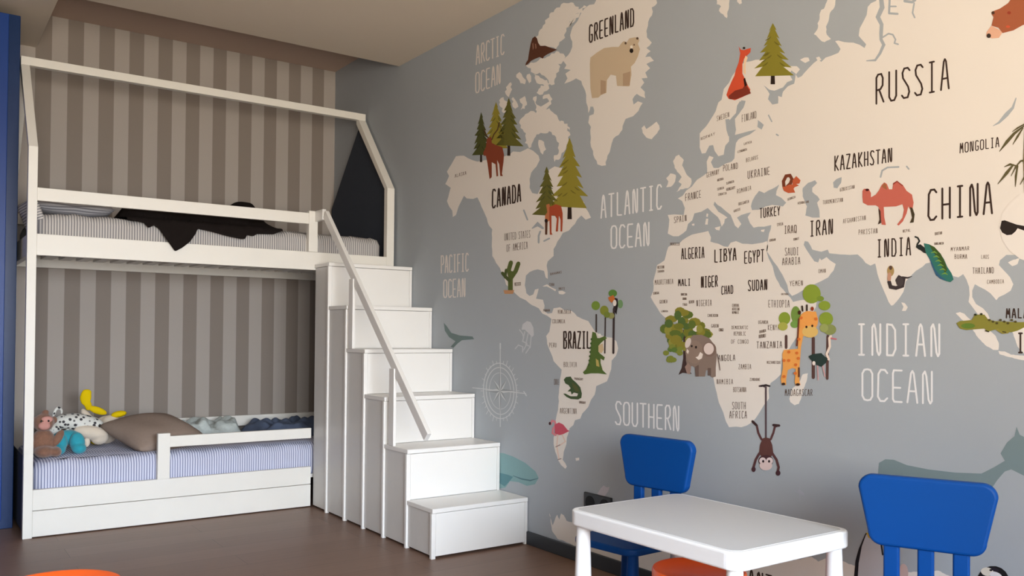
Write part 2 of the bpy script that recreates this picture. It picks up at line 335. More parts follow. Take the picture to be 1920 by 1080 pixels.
land('land_print', "1263,457 1273,457 1280,450 1297,440 1310,437 1328,433 1333,445 1332,453 1347,457 1357,462 1365,463 1370,455 1380,452 1392,457 1410,458 1430,455 1438,452 1440,462 1438,474 1441,484 1449,500 1453,517 1463,537 1474,550 1482,558 1487,566 1500,563 1520,560 1532,558 1530,575 1518,600 1500,625 1485,645 1475,660 1466,672 1464,690 1464,702 1455,711 1445,718 1441,732 1442,747 1432,760 1423,775 1412,790 1400,798 1390,801 1380,800 1367,801 1361,790 1356,773 1348,755 1344,737 1339,716 1334,690 1322,665 1306,640 1290,618 1275,606 1262,602 1250,598 1238,587 1226,568 1220,557 1225,545 1225,527 1230,508 1232,497 1246,488 1250,472 1253,463", 0.6, 7, 'pale Africa on the printed map')
group_land('land_print', ["1482,738 1486,728 1498,718 1505,702 1515,700 1512,716 1506,732 1503,744 1498,757 1490,760 1482,754 1480,748", "1690,567 1696,568 1702,576 1698,583 1691,583 1694,575", "1792,587 1800,585 1808,588 1818,598 1842,613 1856,620 1867,630 1873,645 1872,656 1862,656 1847,647 1833,632 1823,617 1803,599", "1872,658 1884,659 1896,665 1920,667 1960,672 1960,680 1910,674 1890,669 1874,664", "1903,617 1920,606 1960,600 1990,630 1960,668 1925,668 1908,650 1898,622", "1890,492 1900,487 1912,484 1908,495 1898,499", "1325,400 1328,401 1327,407 1324,406", "1324,410 1328,410 1327,421 1322,421", "1340,427 1351,424 1349,432 1343,431", "1297,420 1302,419 1302,423 1298,423", "1427,431 1434,430 1432,435 1427,434"], 0.5, 'pale southern islands on the printed map')
group_land('land_print', ["1552,-6 1568,-6 1566,8 1559,20 1555,30 1551,45 1549,60 1553,68 1558,73 1546,79 1537,74 1526,64 1532,56 1535,40 1538,23 1547,12", "1342,-6 1370,-6 1367,12 1364,22 1363,34 1356,27 1348,20 1352,12 1344,8", "1381,-6 1393,-6 1391,6 1387,8 1382,3"], 1.6, 'pale polar islands on the printed map')
group_land('land_print', ["1030,962 1036,985 1040,976 1045,965 1049,974 1052,963 1057,966 1062,976 1080,982 1130,1000 1200,1012 1300,1042 1400,1060 1418,1066 1440,1058 1480,1052 1522,1044 1534,1053 1545,1048 1562,1046 1600,1060 1660,1075 1760,1070 1800,1090 1900,1110 2080,1120 2080,1290 1700,1220 1500,1172 1300,1104 1200,1068 1120,1040 1080,1024 1045,1010 1036,997"], 0.8, 'pale Antarctica at the bottom of the printed map')

# inland waters
p = Print(); L = 2
for s in ["1423,358 1433,362 1441,357 1452,352 1461,346 1456,358 1455,366 1465,371 1474,380 1468,387 1448,384 1436,387 1425,393 1410,394 1408,387 1411,376 1416,367", "1528,338 1532,343 1523,352 1523,360 1533,368 1537,374 1532,380 1536,393 1537,408 1523,408 1510,404 1513,387 1505,368 1505,353 1515,343", "1578,332 1577,343 1570,353 1563,352 1562,342 1568,336", "1432,160 1442,168 1452,170 1468,164 1476,154 1486,150 1480,140 1484,132 1492,138 1489,157 1477,162 1468,172 1466,182 1459,180 1459,194 1448,196 1440,186 1443,176", "1390,188 1398,189 1394,202 1386,213 1379,222 1381,208", "1421,225 1432,234 1428,243 1420,238", "1360,224 1367,223 1372,232 1371,250 1366,256 1362,243"]:
    p.poly(SEA, rough(P(s), 0.4, 5), L)
for w, s in [([8, 9, 8, 7, 7, 6, 6, 5, 4, 2], "1652,-4 1654,14 1646,32 1653,46 1652,62 1652,74 1657,84 1650,100 1641,113 1625,114"), (3, "1655,70 1666,63 1674,65 1679,74 1677,81 1684,83"), (4, "1668,0 1667,25 1683,26"), (3, "1667,12 1680,12"), (5, "1696,2 1710,4 1716,0"), (3, "1714,6 1711,24 1715,33"), (3.2, "1651,332 1654,320 1664,314 1685,313"), ([1, 4, 8, 5, 2], "1862,236 1873,230 1887,215 1899,202 1905,184"), (3, "982,394 989,412"), ([2, 7, 4], "998,428 1008,420 1018,428"), (3.5, "1013,434 1010,442 1010,455"), (3, "1020,452 1030,447"), (3, "1700,312 1704,317"), (2.5, "1441,216 1447,228"), (3, "1456,252 1459,254")]:
    p.line(SEA, w, P(s), L)
p.done('sea_print', 'grey seas, lakes and rivers within the printed continents')

# stroke lettering in tall narrow hand-drawn capitals
G = {}
O_ = [(0, .14), (0, .86), (.2, .98), (.5, 1), (.8, .98), (1, .86), (1, .14), (.8, .02), (.5, 0), (.2, .02), (0, .14)]
G['A'] = [[(0, 0), (.36, .92), (.5, 1), (.64, .92), (1, 0)], [(.14, .36), (.86, .36)]]
G['B'] = [[(.05, 0), (.05, 1)], [(.05, 1), (.7, 1), (.9, .85), (.85, .65), (.05, .52)], [(.05, .52), (.8, .48), (1, .3), (.9, .06), (.6, 0), (.05, 0)]]
G['C'] = [[(1, .9), (.75, 1), (.35, 1), (.1, .86), (.05, .14), (.3, 0), (.7, 0), (1, .1)]]
G['D'] = [[(.05, 0), (.05, 1), (.6, .98), (.95, .82), (1, .2), (.7, 0), (.05, 0)]]
G['E'] = [[(.95, 1), (.15, 1), (.05, .9), (.05, .08), (.2, 0), (.95, 0)], [(.05, .45), (.8, .45)]]
G['F'] = [[(.95, 1), (.1, 1), (.1, 0)], [(.1, .5), (.8, .5)]]
G['G'] = [[(.95, .9), (.7, 1), (.3, 1), (.08, .86), (.05, .14), (.3, 0), (.75, 0), (.95, .12), (.95, .42), (.6, .42)]]
G['H'] = [[(.05, 0), (.05, 1)], [(.95, 0), (.95, 1)], [(.05, .46), (.95, .46)]]
G['I'] = [[(.5, 0), (.5, 1)], [(.22, 0), (.78, 0)], [(.22, 1), (.78, 1)]]
G['J'] = [[(.8, 1), (.8, .15), (.5, 0), (.15, .12)]]
G['K'] = [[(.08, 0), (.08, 1)], [(.95, 1), (.12, .45), (1, 0)]]
G['L'] = [[(.1, 1), (.1, .02), (.95, 0)]]
G['M'] = [[(0, 0), (.15, 1), (.5, .4), (.85, 1), (1, 0)]]
G['N'] = [[(.05, 0), (.05, .9), (.25, 1), (.4, .85), (.62, .12), (.8, 0), (.95, .08), (.95, 1)]]
G['O'] = [O_]
G['P'] = [[(.08, 0), (.08, 1), (.7, 1), (.95, .85), (.95, .62), (.7, .5), (.08, .46)]]
G['Q'] = [O_, [(.6, .2), (1, -.05)]]
G['R'] = [[(.08, 0), (.08, .9), (.3, 1), (.7, 1), (.9, .85), (.88, .6), (.6, .48), (.1, .46)], [(.45, .46), (1, .02)]]
G['S'] = [[(1, .9), (.75, 1), (.3, 1), (.08, .86), (.15, .68), (.8, .36), (.95, .18), (.75, 0), (.25, 0), (0, .1)]]
G['T'] = [[(.5, 0), (.5, 1)], [(0, 1), (1, 1)]]
G['U'] = [[(.05, 1), (.05, .14), (.3, 0), (.7, 0), (.95, .14), (.95, 1)]]
G['V'] = [[(0, 1), (.5, 0), (1, 1)]]
G['W'] = [[(0, 1), (.25, 0), (.5, .7), (.75, 0), (1, 1)]]
G['X'] = [[(0, 0), (1, 1)], [(0, 1), (1, 0)]]
G['Y'] = [[(0, 1), (.5, .45), (1, 1)], [(.5, .45), (.5, 0)]]
G['Z'] = [[(0, 1), (.95, 1), (.05, 0), (1, 0)]]
G['('] = [[(.8, 1.05), (.4, .5), (.8, -.05)]]; G[')'] = [[(.2, 1.05), (.6, .5), (.2, -.05)]]
DARK = (62, 46, 40); MID = (120, 104, 94); WHT = (236, 236, 238); PALE = (228, 220, 214)
def word(t, u0, v0, u1, v1, h0, h1=None, c=DARK, w=None, fill=0.6, L=5):
    h1 = h0 if h1 is None else h1
    n = len(t); tot = u1-u0; pitch = tot/(n-1+fill); gw = pitch*fill
    w = w or max(0.7, min(h0*0.07+0.35, gw*0.3))
    p = Print()
    for i, ch in enumerate(t):
        if ch == ' ': continue
        for st in G[ch]:
            pts = []
            for x, y in st:
                u = u0+i*pitch+x*gw; k = (u-u0)/tot
                pts.append((u, v0+(v1-v0)*k-y*(h0+(h1-h0)*k)))
            p.line(c, w, pts, L)
    cn = 'white' if c == WHT else 'pale' if c == PALE else 'dark' if c == DARK else 'brown'
    return p.done('lettering', '%s hand-drawn lettering %s on the map' % (cn, t))
for a in [("RUSSIA", 1642, 195, 1779, 166, 54, 57, DARK, 3.4), ("CHINA", 1740, 413, 1860, 400, 56, 59, DARK, 3.8), ("INDIA", 1645, 482, 1707, 478, 32, 33, DARK, 2.6, .55), ("IRAN", 1519, 443, 1561, 438, 28, 27, DARK, 2.4),
          ("KAZAKHSTAN", 1565, 320, 1672, 303, 27, 25, DARK, 2.4), ("MONGOLIA", 1800, 287, 1873, 275, 18, 18, DARK, 1.8), ("CANADA", 923, 390, 976, 377, 34, 32, DARK, 2.8), ("GREENLAND", 1105, 80, 1188, 48, 32, 33, DARK, 2.6),
          ("BRAZIL", 1057, 653, 1106, 653, 31, 31, DARK, 2.8), ("INDONESIA", 1908, 661, 2060, 664, 36, 40, DARK, 3.4), ("MALAYSIA", 1887, 596, 1970, 596, 17, 18, DARK, 2.4), ("ANTARCTICA", 1404, 1102, 1560, 1150, 34, 38, DARK, 3.0),
          ("INDIAN", 1607, 665, 1762, 668, 57, 60, WHT, 3.8), ("OCEAN", 1617, 750, 1748, 757, 58, 60, WHT, 3.6, .66), ("ATLANTIC", 1127, 409, 1240, 391, 42, 45, WHT, 2.8), ("OCEAN", 1146, 466, 1217, 460, 42, 43, WHT, 2.8, .66),
          ("SOUTHERN", 1154, 795, 1273, 808, 42, 46, WHT, 2.8, .68), ("ARCTIC", 893, 121, 945, 101, 35, 37, PALE, 2.2, .66), ("OCEAN", 892, 175, 938, 156, 38, 36, PALE, 2.2, .66), ("PACIFIC", 827, 512, 878, 508, 32, 33, PALE, 2, .66), ("OCEAN", 832, 558, 872, 556, 33, 34, PALE, 2, .66),
          ("LIBYA", 1340, 492, 1380, 487, 23, 22, DARK, 2.2), ("EGYPT", 1396, 494, 1432, 490, 22, 22, DARK, 2), ("ALGERIA", 1278, 486, 1320, 483, 20, 20, DARK, 1.8), ("NIGER", 1315, 539, 1345, 537, 20, 20, DARK, 2), ("SUDAN", 1403, 545, 1438, 543, 19, 19, DARK, 2), ("MALI", 1272, 536, 1294, 535, 12, 12, DARK, 1.6), ("CHAD", 1353, 552, 1374, 550, 15, 15, DARK, 1.7), ("TURKEY", 1425, 409, 1462, 403, 18, 16, DARK, 1.7), ("IRAQ", 1471, 438, 1493, 436, 14, 14, MID, 1.5)]:
    word(*a)
for t, u0, v0, u1, v1, h in [("UNITED STATES", 946, 451, 994, 445, 13), ("OF AMERICA", 950, 472, 989, 466, 13), ("ALASKA", 853, 333, 874, 327, 6), ("VENEZUELA", 1046, 588, 1070, 588, 7), ("COLOMBIA", 1036, 606, 1059, 606, 7), ("PERU", 1030, 651, 1043, 651, 8), ("BOLIVIA", 1057, 688, 1081, 688, 9), ("PARAGUAY", 1077, 712, 1093, 713, 4), ("URUGUAY", 1086, 756, 1098, 757, 4), ("ARGENTINA", 1050, 775, 1081, 776, 10), ("CHILE", 1039, 721, 1048, 721, 10), ("MEXICO", 965, 536, 976, 535, 6), ("BAHAMAS", 1032, 516, 1053, 512, 4), ("CUBA", 1030, 536, 1039, 536, 5), ("HAITI", 1048, 543, 1059, 543, 4), ("PANAMA", 1019, 584, 1031, 584, 4),
    ("SPAIN", 1264, 418, 1287, 414, 11), ("FRANCE", 1285, 377, 1314, 370, 13), ("GERMANY", 1325, 333, 1348, 326, 9), ("POLAND", 1356, 321, 1383, 316, 11), ("NORWAY", 1314, 263, 1340, 253, 5), ("SWEDEN", 1344, 227, 1367, 219, 9), ("FINLAND", 1391, 229, 1418, 221, 13), ("BELARUS", 1399, 304, 1421, 298, 7), ("UKRAINE", 1402, 335, 1443, 327, 14), ("ROMANIA", 1382, 363, 1408, 356, 8), ("BULGARIA", 1385, 385, 1404, 380, 5), ("LATVIA", 1395, 272, 1409, 268, 4), ("LITHUANIA", 1383, 287, 1400, 282, 4), ("HUNGARY", 1362, 358, 1378, 354, 5), ("SERBIA", 1345, 357, 1357, 354, 4), ("CROATIA", 1347, 367, 1362, 364, 4), ("SLOVAKIA", 1362, 346, 1376, 342, 4), ("AUSTRIA", 1345, 340, 1356, 337, 4), ("GREECE", 1376, 398, 1388, 394, 4),
    ("GEORGIA", 1477, 376, 1491, 371, 4), ("AZERBAIJAN", 1496, 383, 1516, 380, 4), ("TURKMENISTAN", 1543, 383, 1580, 378, 7), ("UZBEKISTAN", 1575, 359, 1602, 353, 6), ("AFGHANISTAN", 1581, 419, 1623, 412, 8), ("PAKISTAN", 1610, 440, 1645, 437, 9), ("NEPAL", 1693, 436, 1707, 434, 5), ("SYRIA", 1457, 424, 1468, 422, 5), ("JORDAN", 1442, 453, 1454, 451, 4), ("KUWAIT", 1488, 451, 1498, 449, 4), ("SAUDI", 1472, 479, 1497, 478, 14), ("ARABIA", 1467, 497, 1500, 495, 13), ("OMAN", 1535, 512, 1548, 511, 7), ("YEMEN", 1481, 536, 1505, 535, 9), ("BHUTAN", 1753, 441, 1766, 439, 5), ("BANGLADESH", 1752, 459, 1769, 458, 4), ("MYANMAR", 1783, 471, 1817, 469, 7), ("BURMA", 1790, 485, 1813, 485, 8), ("LAOS", 1840, 485, 1854, 485, 7), ("THAILAND", 1824, 513, 1863, 512, 11), ("CAMBODIA", 1851, 532, 1882, 531, 7),
    ("MAURITANIA", 1228, 534, 1262, 532, 9), ("NIGERIA", 1306, 574, 1334, 573, 11), ("ETHIOPIA", 1441, 576, 1480, 576, 13), ("SENEGAL", 1225, 552, 1236, 551, 4), ("GUINEA", 1237, 569, 1251, 568, 6), ("MOROCCO", 1257, 460, 1274, 460, 5), ("WESTERN", 1233, 504, 1245, 503, 5), ("SAHARA", 1233, 511, 1245, 510, 4), ("BURKINA", 1277, 554, 1288, 554, 4), ("GHANA", 1280, 562, 1287, 562, 4), ("TOGO", 1280, 573, 1288, 573, 4), ("BENIN", 1292, 569, 1301, 568, 5), ("LIBERIA", 1240, 585, 1252, 585, 3), ("ERITREA", 1465, 553, 1478, 553, 3), ("CENTRAL", 1373, 575, 1386, 575, 5), ("AFRICAN", 1373, 582, 1386, 582, 5), ("REPUBLIC", 1373, 588, 1385, 588, 4), ("CAMEROON", 1327, 594, 1346, 594, 5), ("GABON", 1334, 614, 1347, 614, 6), ("CONGO", 1348, 621, 1356, 621, 5), ("DEMOCRATIC", 1372, 617, 1402, 617, 6), ("REPUBLIC", 1376, 629, 1398, 629, 7), ("OF CONGO", 1371, 644, 1403, 644, 7), ("UGANDA", 1422, 607, 1440, 607, 6), ("KENYA", 1440, 619, 1461, 619, 10), ("RWANDA", 1424, 625, 1436, 622, 5), ("BURUNDI", 1423, 634, 1436, 632, 6), ("TANZANIA", 1419, 653, 1466, 652, 12), ("ANGOLA", 1347, 677, 1378, 676, 11), ("ZAMBIA", 1385, 692, 1408, 692, 9), ("MOZAMBIQUE", 1438, 682, 1464, 682, 5), ("NAMIBIA", 1344, 720, 1374, 720, 9), ("ZIMBABWE", 1406, 714, 1425, 714, 5), ("BOTSWANA", 1375, 735, 1399, 735, 9), ("SOUTH", 1373, 767, 1398, 767, 13), ("AFRICA", 1368, 784, 1400, 784, 13), ("MADAGASCAR", 1472, 742, 1523, 742, 12)]:
    word(t, u0, v0, u1, v1, h, None, MID if h < 11 else (96, 80, 72))

# animals and trees printed on the map
def fir(p, x, top, bot, hw, c, c2, trunk, seed=1, L=6):
    rnd = random.Random(seed); n = 7; H = bot-top; left = []; right = []
    for i in range(1, n+1):
        t = i/n
        for side, lst in ((-1, left), (1, right)):
            ww = hw*(t**0.85)*rnd.uniform(.85, 1.1)
            lst.append((x+side*ww, top+H*t+rnd.uniform(-2, 3)))
            if i < n: lst.append((x+side*ww*0.55, top+H*(t-0.02)))
    p.poly((45, 32, 26), [(x-hw*.09, bot-4), (x+hw*.09, bot-4), (x+hw*.11, trunk), (x-hw*.11, trunk)], L)
    p.poly(c, [(x, top)]+right+left[::-1], L+1)
    for k in range(9):
        t = rnd.uniform(.25, .85); s = rnd.choice((-1, 1)); yy = top+H*t; xx = x+s*hw*t*rnd.uniform(.05, .45)
        p.line(c2, [1.2, hw*.07, 1], [(xx, yy-4), (xx+s*hw*.12, yy), (xx+s*hw*.26, yy+3)], L+2, False)
OLV = (150, 140, 52); DOL = (104, 102, 44); DG = (78, 82, 40)
for nm, args, lb in [('tree_print', (902, 210, 291, 19, DG, (60, 62, 30), 304, 1), 'small dark fir tree printed left of the deer'), ('tree_print', (930, 191, 277, 23, OLV, DOL, 284, 2), 'olive fir tree printed behind the deer'), ('tree_print', (954, 183, 274, 26, DOL, DG, 292, 3), 'dark olive fir tree printed right of the deer'), ('tree_print', (1025, 312, 404, 26, DOL, DG, 410, 4), 'dark fir tree printed over eastern Canada'), ('tree_print', (1068, 258, 388, 38, OLV, (120, 110, 40), 411, 5), 'tall olive fir tree printed over eastern Canada'), ('tree_print', (1449, 43, 141, 38, (140, 132, 46), (112, 104, 36), 158, 6), 'olive fir tree printed beside the fox')]:
    p = Print(); fir(p, *args); p.done(nm, lb)
def fig(name, label, items, L=10):
    p = Print(); k = L
    for it in items:
        c = it[1]
        if it[0] == 'p': p.poly(c, P(it[2]), k)
        elif it[0] == 'e': p.ell(c, *it[2:6], k, 18, it[6] if len(it) > 6 else 0)
        elif it[0] == 'l': p.line(c, it[2], P(it[3]), k)
        k += 1
    return p.done(name, label)
BR = (138, 66, 42)
fig('deer_print', 'reddish brown moose printed between fir trees', [('l', (88, 62, 36), 2.2, "922,262 926,252 933,243 936,230"), ('l', (88, 62, 36), 2.2, "918,262 912,254 908,244"), ('p', BR, "906,286 911,276 913,260 921,256 922,268 930,272 942,276 945,290 944,304 941,326 943,330 938,330 936,308 932,300 934,330 931,331 929,308 922,304 922,332 918,336 914,306 911,292 907,292")])
fig('deer_print', 'orange-brown doe printed in front of the tall fir', [('p', (196, 120, 78), "1024,384 1030,382 1033,396 1032,412 1027,416 1022,414 1022,404 1026,398"), ('p', (176, 78, 48), "1030,388 1042,383 1052,386 1055,400 1055,416 1054,434 1051,434 1051,412 1048,404 1046,434 1042,434 1044,410 1040,404 1034,404 1034,436 1036,440 1031,440 1030,406"), ('p', (96, 60, 44), "1022,410 1027,412 1026,440 1022,440"), ('e', (40, 26, 22), 1024, 414, 3, 3.5)])
fig('cactus_print', 'green cactus printed on Mexico', [('l', (92, 104, 52), 9, "957,544 957,524 959,512"), ('l', (92, 104, 52), 8, "959,520 967,508 972,494"), ('l', (92, 104, 52), 8, "957,520 954,506 958,492"), ('l', (80, 92, 50), 6, "955,526 947,518 942,512"), ('l', (80, 92, 50), 5, "947,520 949,506"), ('p', (198, 148, 108), "944,544 964,544 962,551 946,551")])
fig('polar_bear_print', 'grey polar bear printed on Greenland', [('p', (206, 186, 158), "1107,108 1120,98 1133,90 1148,88 1160,88 1166,80 1170,77 1175,80 1180,72 1190,70 1197,71 1199,76 1196,82 1200,92 1196,106 1190,118 1183,125 1184,140 1180,162 1157,161 1155,142 1145,140 1138,150 1137,174 1127,178 1122,183 1110,184 1107,165 1106,120"), ('p', (184, 158, 132), "1126,150 1136,152 1136,174 1126,178"), ('p', (184, 158, 132), "1168,138 1182,134 1181,160 1168,161"), ('e', (34, 24, 20), 1184, 95, 3.6, 4.4), ('e', (244, 236, 222), 1184, 88, 2.6, 3), ('e', (96, 76, 60), 1195, 72, 2.2, 2.4), ('e', (96, 76, 60), 1173, 81, 2, 2.4), ('e', (120, 92, 76), 1189, 84, 1.6, 1.6)])
fig('walrus_print', 'dark brown sea animal printed above Canada', [('p', (92, 54, 38), "1003,68 1007,72 1009,80 1013,86 1023,86 1034,90 1045,93 1034,98 1026,102 1020,106 1018,110 1012,107 1004,110 996,114 989,121 985,123 986,118 990,112 992,98 995,82 998,72"), ('p', (150, 110, 92), "998,82 1000,80 1001,90 999,94"), ('p', (150, 110, 92), "1003,82 1005,82 1006,90 1004,92")])
fig('fox_print', 'orange-red fox printed on Scandinavia', [('p', (216, 86, 56), "1385,87 1389,93 1395,94 1400,92 1408,90 1407,98 1400,105 1395,110 1392,120 1392,138 1398,150 1402,160 1407,168 1404,176 1392,182 1378,188 1366,185 1362,178 1366,166 1372,152 1377,142 1380,130 1385,117 1388,100"), ('p', (132, 52, 36), "1378,170 1392,166 1398,158 1405,168 1408,175 1396,180 1380,186 1368,186 1366,180"), ('p', (246, 214, 180), "1398,104 1395,112 1394,124 1394,136 1398,140 1398,120 1402,108"), ('p', (48, 26, 20), "1394,148 1397,146 1401,160 1396,162"), ('e', (40, 28, 22), 1395, 90, 2.6, 2)])
fig('squirrel_print', 'brown squirrel printed by the Black Sea', [('l', (122, 62, 40), 6, "1472,356 1470,350 1469,340 1474,330 1481,329 1485,336 1482,344 1476,350"), ('p', (196, 96, 62), "1472,350 1480,346 1486,346 1486,338 1493,330 1497,334 1501,338 1499,344 1493,345 1498,348 1490,351 1488,354 1491,361 1478,362 1470,358 1467,350")])
fig('camel_print', 'coral two-humped camel printed on Asia', [('p', (200, 106, 92), "1617,358 1620,354 1629,354 1633,362 1633,370 1642,365 1648,357 1653,347 1658,342 1663,345 1667,355 1673,355 1675,343 1682,339 1693,347 1700,358 1710,365 1713,380 1711,392 1706,392 1703,387 1700,400 1693,415 1685,423 1682,421 1692,408 1695,393 1692,383 1680,387 1657,388 1658,407 1661,422 1653,421 1650,396 1647,388 1642,385 1627,385 1618,380 1617,370"), ('p', (70, 52, 42), "1647,390 1651,396 1652,418 1646,421 1649,412"), ('p', (70, 60, 42), "1706,388 1711,390 1715,402 1713,417 1706,418 1710,408"), ('e', (74, 22, 26), 1626, 356, 3.4, 2.4), ('p', (166, 104, 70), "1653,350 1658,343 1662,347 1663,356"), ('l', (150, 62, 52), 2, "1675,345 1682,340 1692,348")])
fig('bear_print', 'brown bear head printed in the upper corner', [('p', (226, 176, 150), "1859,48 1850,60 1849,68 1860,72 1873,71 1880,60 1870,54"), ('p', (166, 94, 64), "1899,-6 1890,6 1875,16 1862,21 1859,26 1863,32 1859,48 1872,52 1880,62 1900,57 1916,48 1930,42 1960,34 1960,-6"), ('e', (60, 50, 44), 1854, 67, 4, 4.2), ('e', (150, 62, 42), 1892, 24, 3.6, 3), ('e', (80, 54, 40), 1862, 24, 3, 3), ('e', (206, 90, 60), 1890, 50, 4, 2.4)])
fig('bamboo_print', 'olive bamboo leaves printed beside Mongolia', [('l', (96, 88, 58), [1, 6, 5, 2], "1874,284 1888,266 1902,250 1920,236"), ('l', (96, 88, 58), [1, 4, 2], "1899,271 1908,256 1918,240"), ('l', (96, 88, 58), [1, 3, 2], "1898,247 1908,240 1922,232"), ('l', (96, 88, 58), [1, 6, 3], "1871,345 1888,324 1900,309"), ('l', (96, 88, 58), [1, 4, 3], "1904,350 1905,330 1908,311"), ('l', (96, 88, 58), [1, 4, 2], "1883,313 1894,308 1906,311"), ('l', (96, 88, 58), [2, 3, 5], "1906,311 1914,302 1925,300"), ('l', (96, 88, 58), [1, 3], "1896,330 1905,312"), ('l', (120, 110, 76), 3, "1924,200 1920,300 1922,360"), ('l', (96, 88, 58), [1, 4], "1913,346 1926,322")])
fig('panda_print', 'white panda face in black sunglasses printed at the right edge', [('e', (236, 230, 225), 1952, 425, 78, 70), ('p', (46, 38, 36), "1878,414 1884,413 1906,421 1922,424 1950,420 1952,426 1944,440 1925,434 1908,428 1904,434 1897,440 1888,441 1879,436 1875,428"), ('e', (40, 34, 34), 1985, 350, 26, 26)], 8)
PK = [('l', (38, 42, 40), 3, "1716,444 1721,446 1724,452 1720,458 1719,463 1724,467"), ('p', (40, 44, 44), "1718,460 1726,458 1736,466 1740,476 1732,474 1722,466"), ('p', (52, 118, 108), "1732,456 1742,458 1752,464 1762,474 1770,486 1776,500 1784,512 1788,524 1782,529 1774,527 1762,522 1756,516 1750,504 1744,488 1736,474"), ('p', (62, 88, 40), "1742,458 1752,463 1764,476 1772,492 1776,506 1772,512 1766,500 1758,484 1748,470"), ('p', (52, 96, 128), "1740,478 1746,488 1754,506 1764,518 1776,526 1764,523 1755,516 1748,500")]
for i in range(6): PK.append(('l', (120, 160, 70), [1, 3, 1], "%d,%d %d,%d %d,%d" % (1746+i*4, 474+i*8, 1752+i*4, 472+i*8, 1757+i*4, 475+i*8)))
fig('peacock_print', 'blue-green peacock printed east of India', PK)
fig('cobra_print', 'dark cobra printed on southern India', [('l', (62, 54, 56), 7, "1667,528 1670,538 1680,540 1692,536 1694,524 1686,520 1682,526"), ('e', (74, 66, 68), 1687, 528, 7, 9), ('l', (62, 54, 56), [4, 3, 1], "1692,520 1702,521 1710,518"), ('e', (176, 148, 96), 1670, 508, 6.5, 10), ('l', (196, 150, 128), 7, "1668,514 1667,524"), ('e', (96, 72, 60), 1670, 502, 3, 4)])
TR = Print()
rnd = random.Random(5)
TR.poly((70, 52, 50), P("1281,618 1286,618 1288,650 1287,680 1290,692 1297,701 1280,699 1272,703 1278,690 1281,672"), 10)
for i in range(46):
    a = rnd.uniform(0, 2*PI); r = rnd.uniform(0, 1)**0.6
    TR.ell(rnd.choice([(98, 116, 50), (120, 124, 46), (140, 134, 52), (86, 110, 56), (150, 148, 66)]), 1284+44*r*math.cos(a), 622+40*r*math.sin(a)*(1 if math.sin(a) < 0 or math.cos(a) < .2 else .4), rnd.uniform(6, 12), rnd.uniform(6, 10), 11+i*.1, 9)
for i in range(12): TR.ell(rnd.choice([(96, 124, 58), (130, 140, 60)]), rnd.uniform(1246, 1276), rnd.uniform(645, 676), 6, 5, 16+i*.1, 8)
TR.done('tree_print', 'big leafy green tree printed behind the elephant')
fig('elephant_print', 'grey-brown elephant printed on the African coast', [('p', (142, 124, 114), "1292,636 1300,628 1316,628 1330,634 1342,650 1344,666 1342,690 1342,706 1336,708 1332,706 1330,694 1324,694 1322,706 1306,706 1304,690 1298,686 1290,690 1286,676 1286,655"), ('e', (150, 130, 118), 1302, 660, 17, 22), ('e', (226, 214, 208), 1290, 643, 5, 10, 20), ('e', (134, 112, 102), 1330, 655, 13, 14), ('e', (232, 216, 210), 1329, 654, 9.5, 11), ('p', (242, 232, 224), "1304,670 1309,668 1313,660 1318,664 1316,672 1310,675"), ('e', (46, 36, 34), 1305, 651, 2, 2.6), ('e', (46, 36, 34), 1297, 649, 1.8, 2.2), ('p', (112, 94, 88), "1303,688 1310,684 1310,706 1304,706"), ('p', (112, 94, 88), "1327,690 1333,690 1333,704 1327,704"), ('p', (160, 134, 124), "1290,680 1296,688 1294,702 1288,700 1284,688"), ('l', (110, 92, 84), 1.6, "1345,664 1348,680 1350,694"), ('p', (240, 230, 220), "1288,654 1292,658 1290,664 1287,660")], 18)
GR = (140, 162, 58)
fig('trees_print', 'round light green trees printed behind the giraffe', [('l', (92, 66, 62), 5, "1474,652 1474,630"), ('l', (92, 66, 62), 6, "1525,708 1525,634"), ('l', (92, 66, 62), 5, "1551,710 1552,630"), ('e', (120, 152, 72), 1492, 590, 9, 16), ('e', GR, 1471, 597, 11, 12), ('e', (176, 178, 84), 1468, 612, 9, 8), ('e', (120, 160, 80), 1490, 608, 8, 7), ('e', GR, 1522, 551, 17, 18), ('e', (126, 150, 56), 1538, 560, 7, 5), ('e', GR, 1546, 573, 11, 9), ('e', GR, 1549, 598, 13, 13), ('e', (142, 152, 92), 1556, 618, 12, 10), ('e', (158, 168, 100), 1545, 615, 8, 8)])
GF = [('p', (240, 168, 88), "1498,600 1512,584 1530,584 1534,600 1530,616 1524,632 1506,630 1502,650 1501,662 1499,690 1499,716 1501,722 1492,723 1490,716 1492,692 1486,690 1477,694 1474,712 1474,722 1466,722 1464,710 1468,690 1467,664 1470,656 1496,654"), ('e', (242, 166, 86), 1516, 602, 18, 19), ('e', (228, 190, 112), 1519, 622, 15, 11), ('e', (60, 34, 24), 1512, 613, 2, 2.4), ('e', (60, 34, 24), 1523, 611, 2, 2.4), ('e', (70, 40, 24), 1499, 586, 3, 4), ('e', (150, 60, 30), 1523, 579, 3, 4), ('l', (50, 34, 24), 3, "1504,574 1505,583"), ('l', (50, 34, 24), 3, "1513,572 1513,582"), ('l', (120, 60, 40), 3, "1498,598 1497,614 1496,630 1494,648"), ('e', (64, 44, 34), 1469, 720, 3.5, 2.5), ('e', (64, 44, 34), 1496, 721, 4, 2.5), ('l', (110, 64, 40), 3.4, "1498,690 1498,706")]
for x, y in [(1479, 660), (1494, 662), (1479, 676), (1492, 684), (1497, 672), (1470, 676), (1502, 596), (1530, 598), (1470, 706), (1491, 700), (1498, 636)]: GF.append(('e', (222, 118, 54), x, y, 3, 2.8))
fig('giraffe_print', 'orange spotted giraffe printed on East Africa', GF, 26)
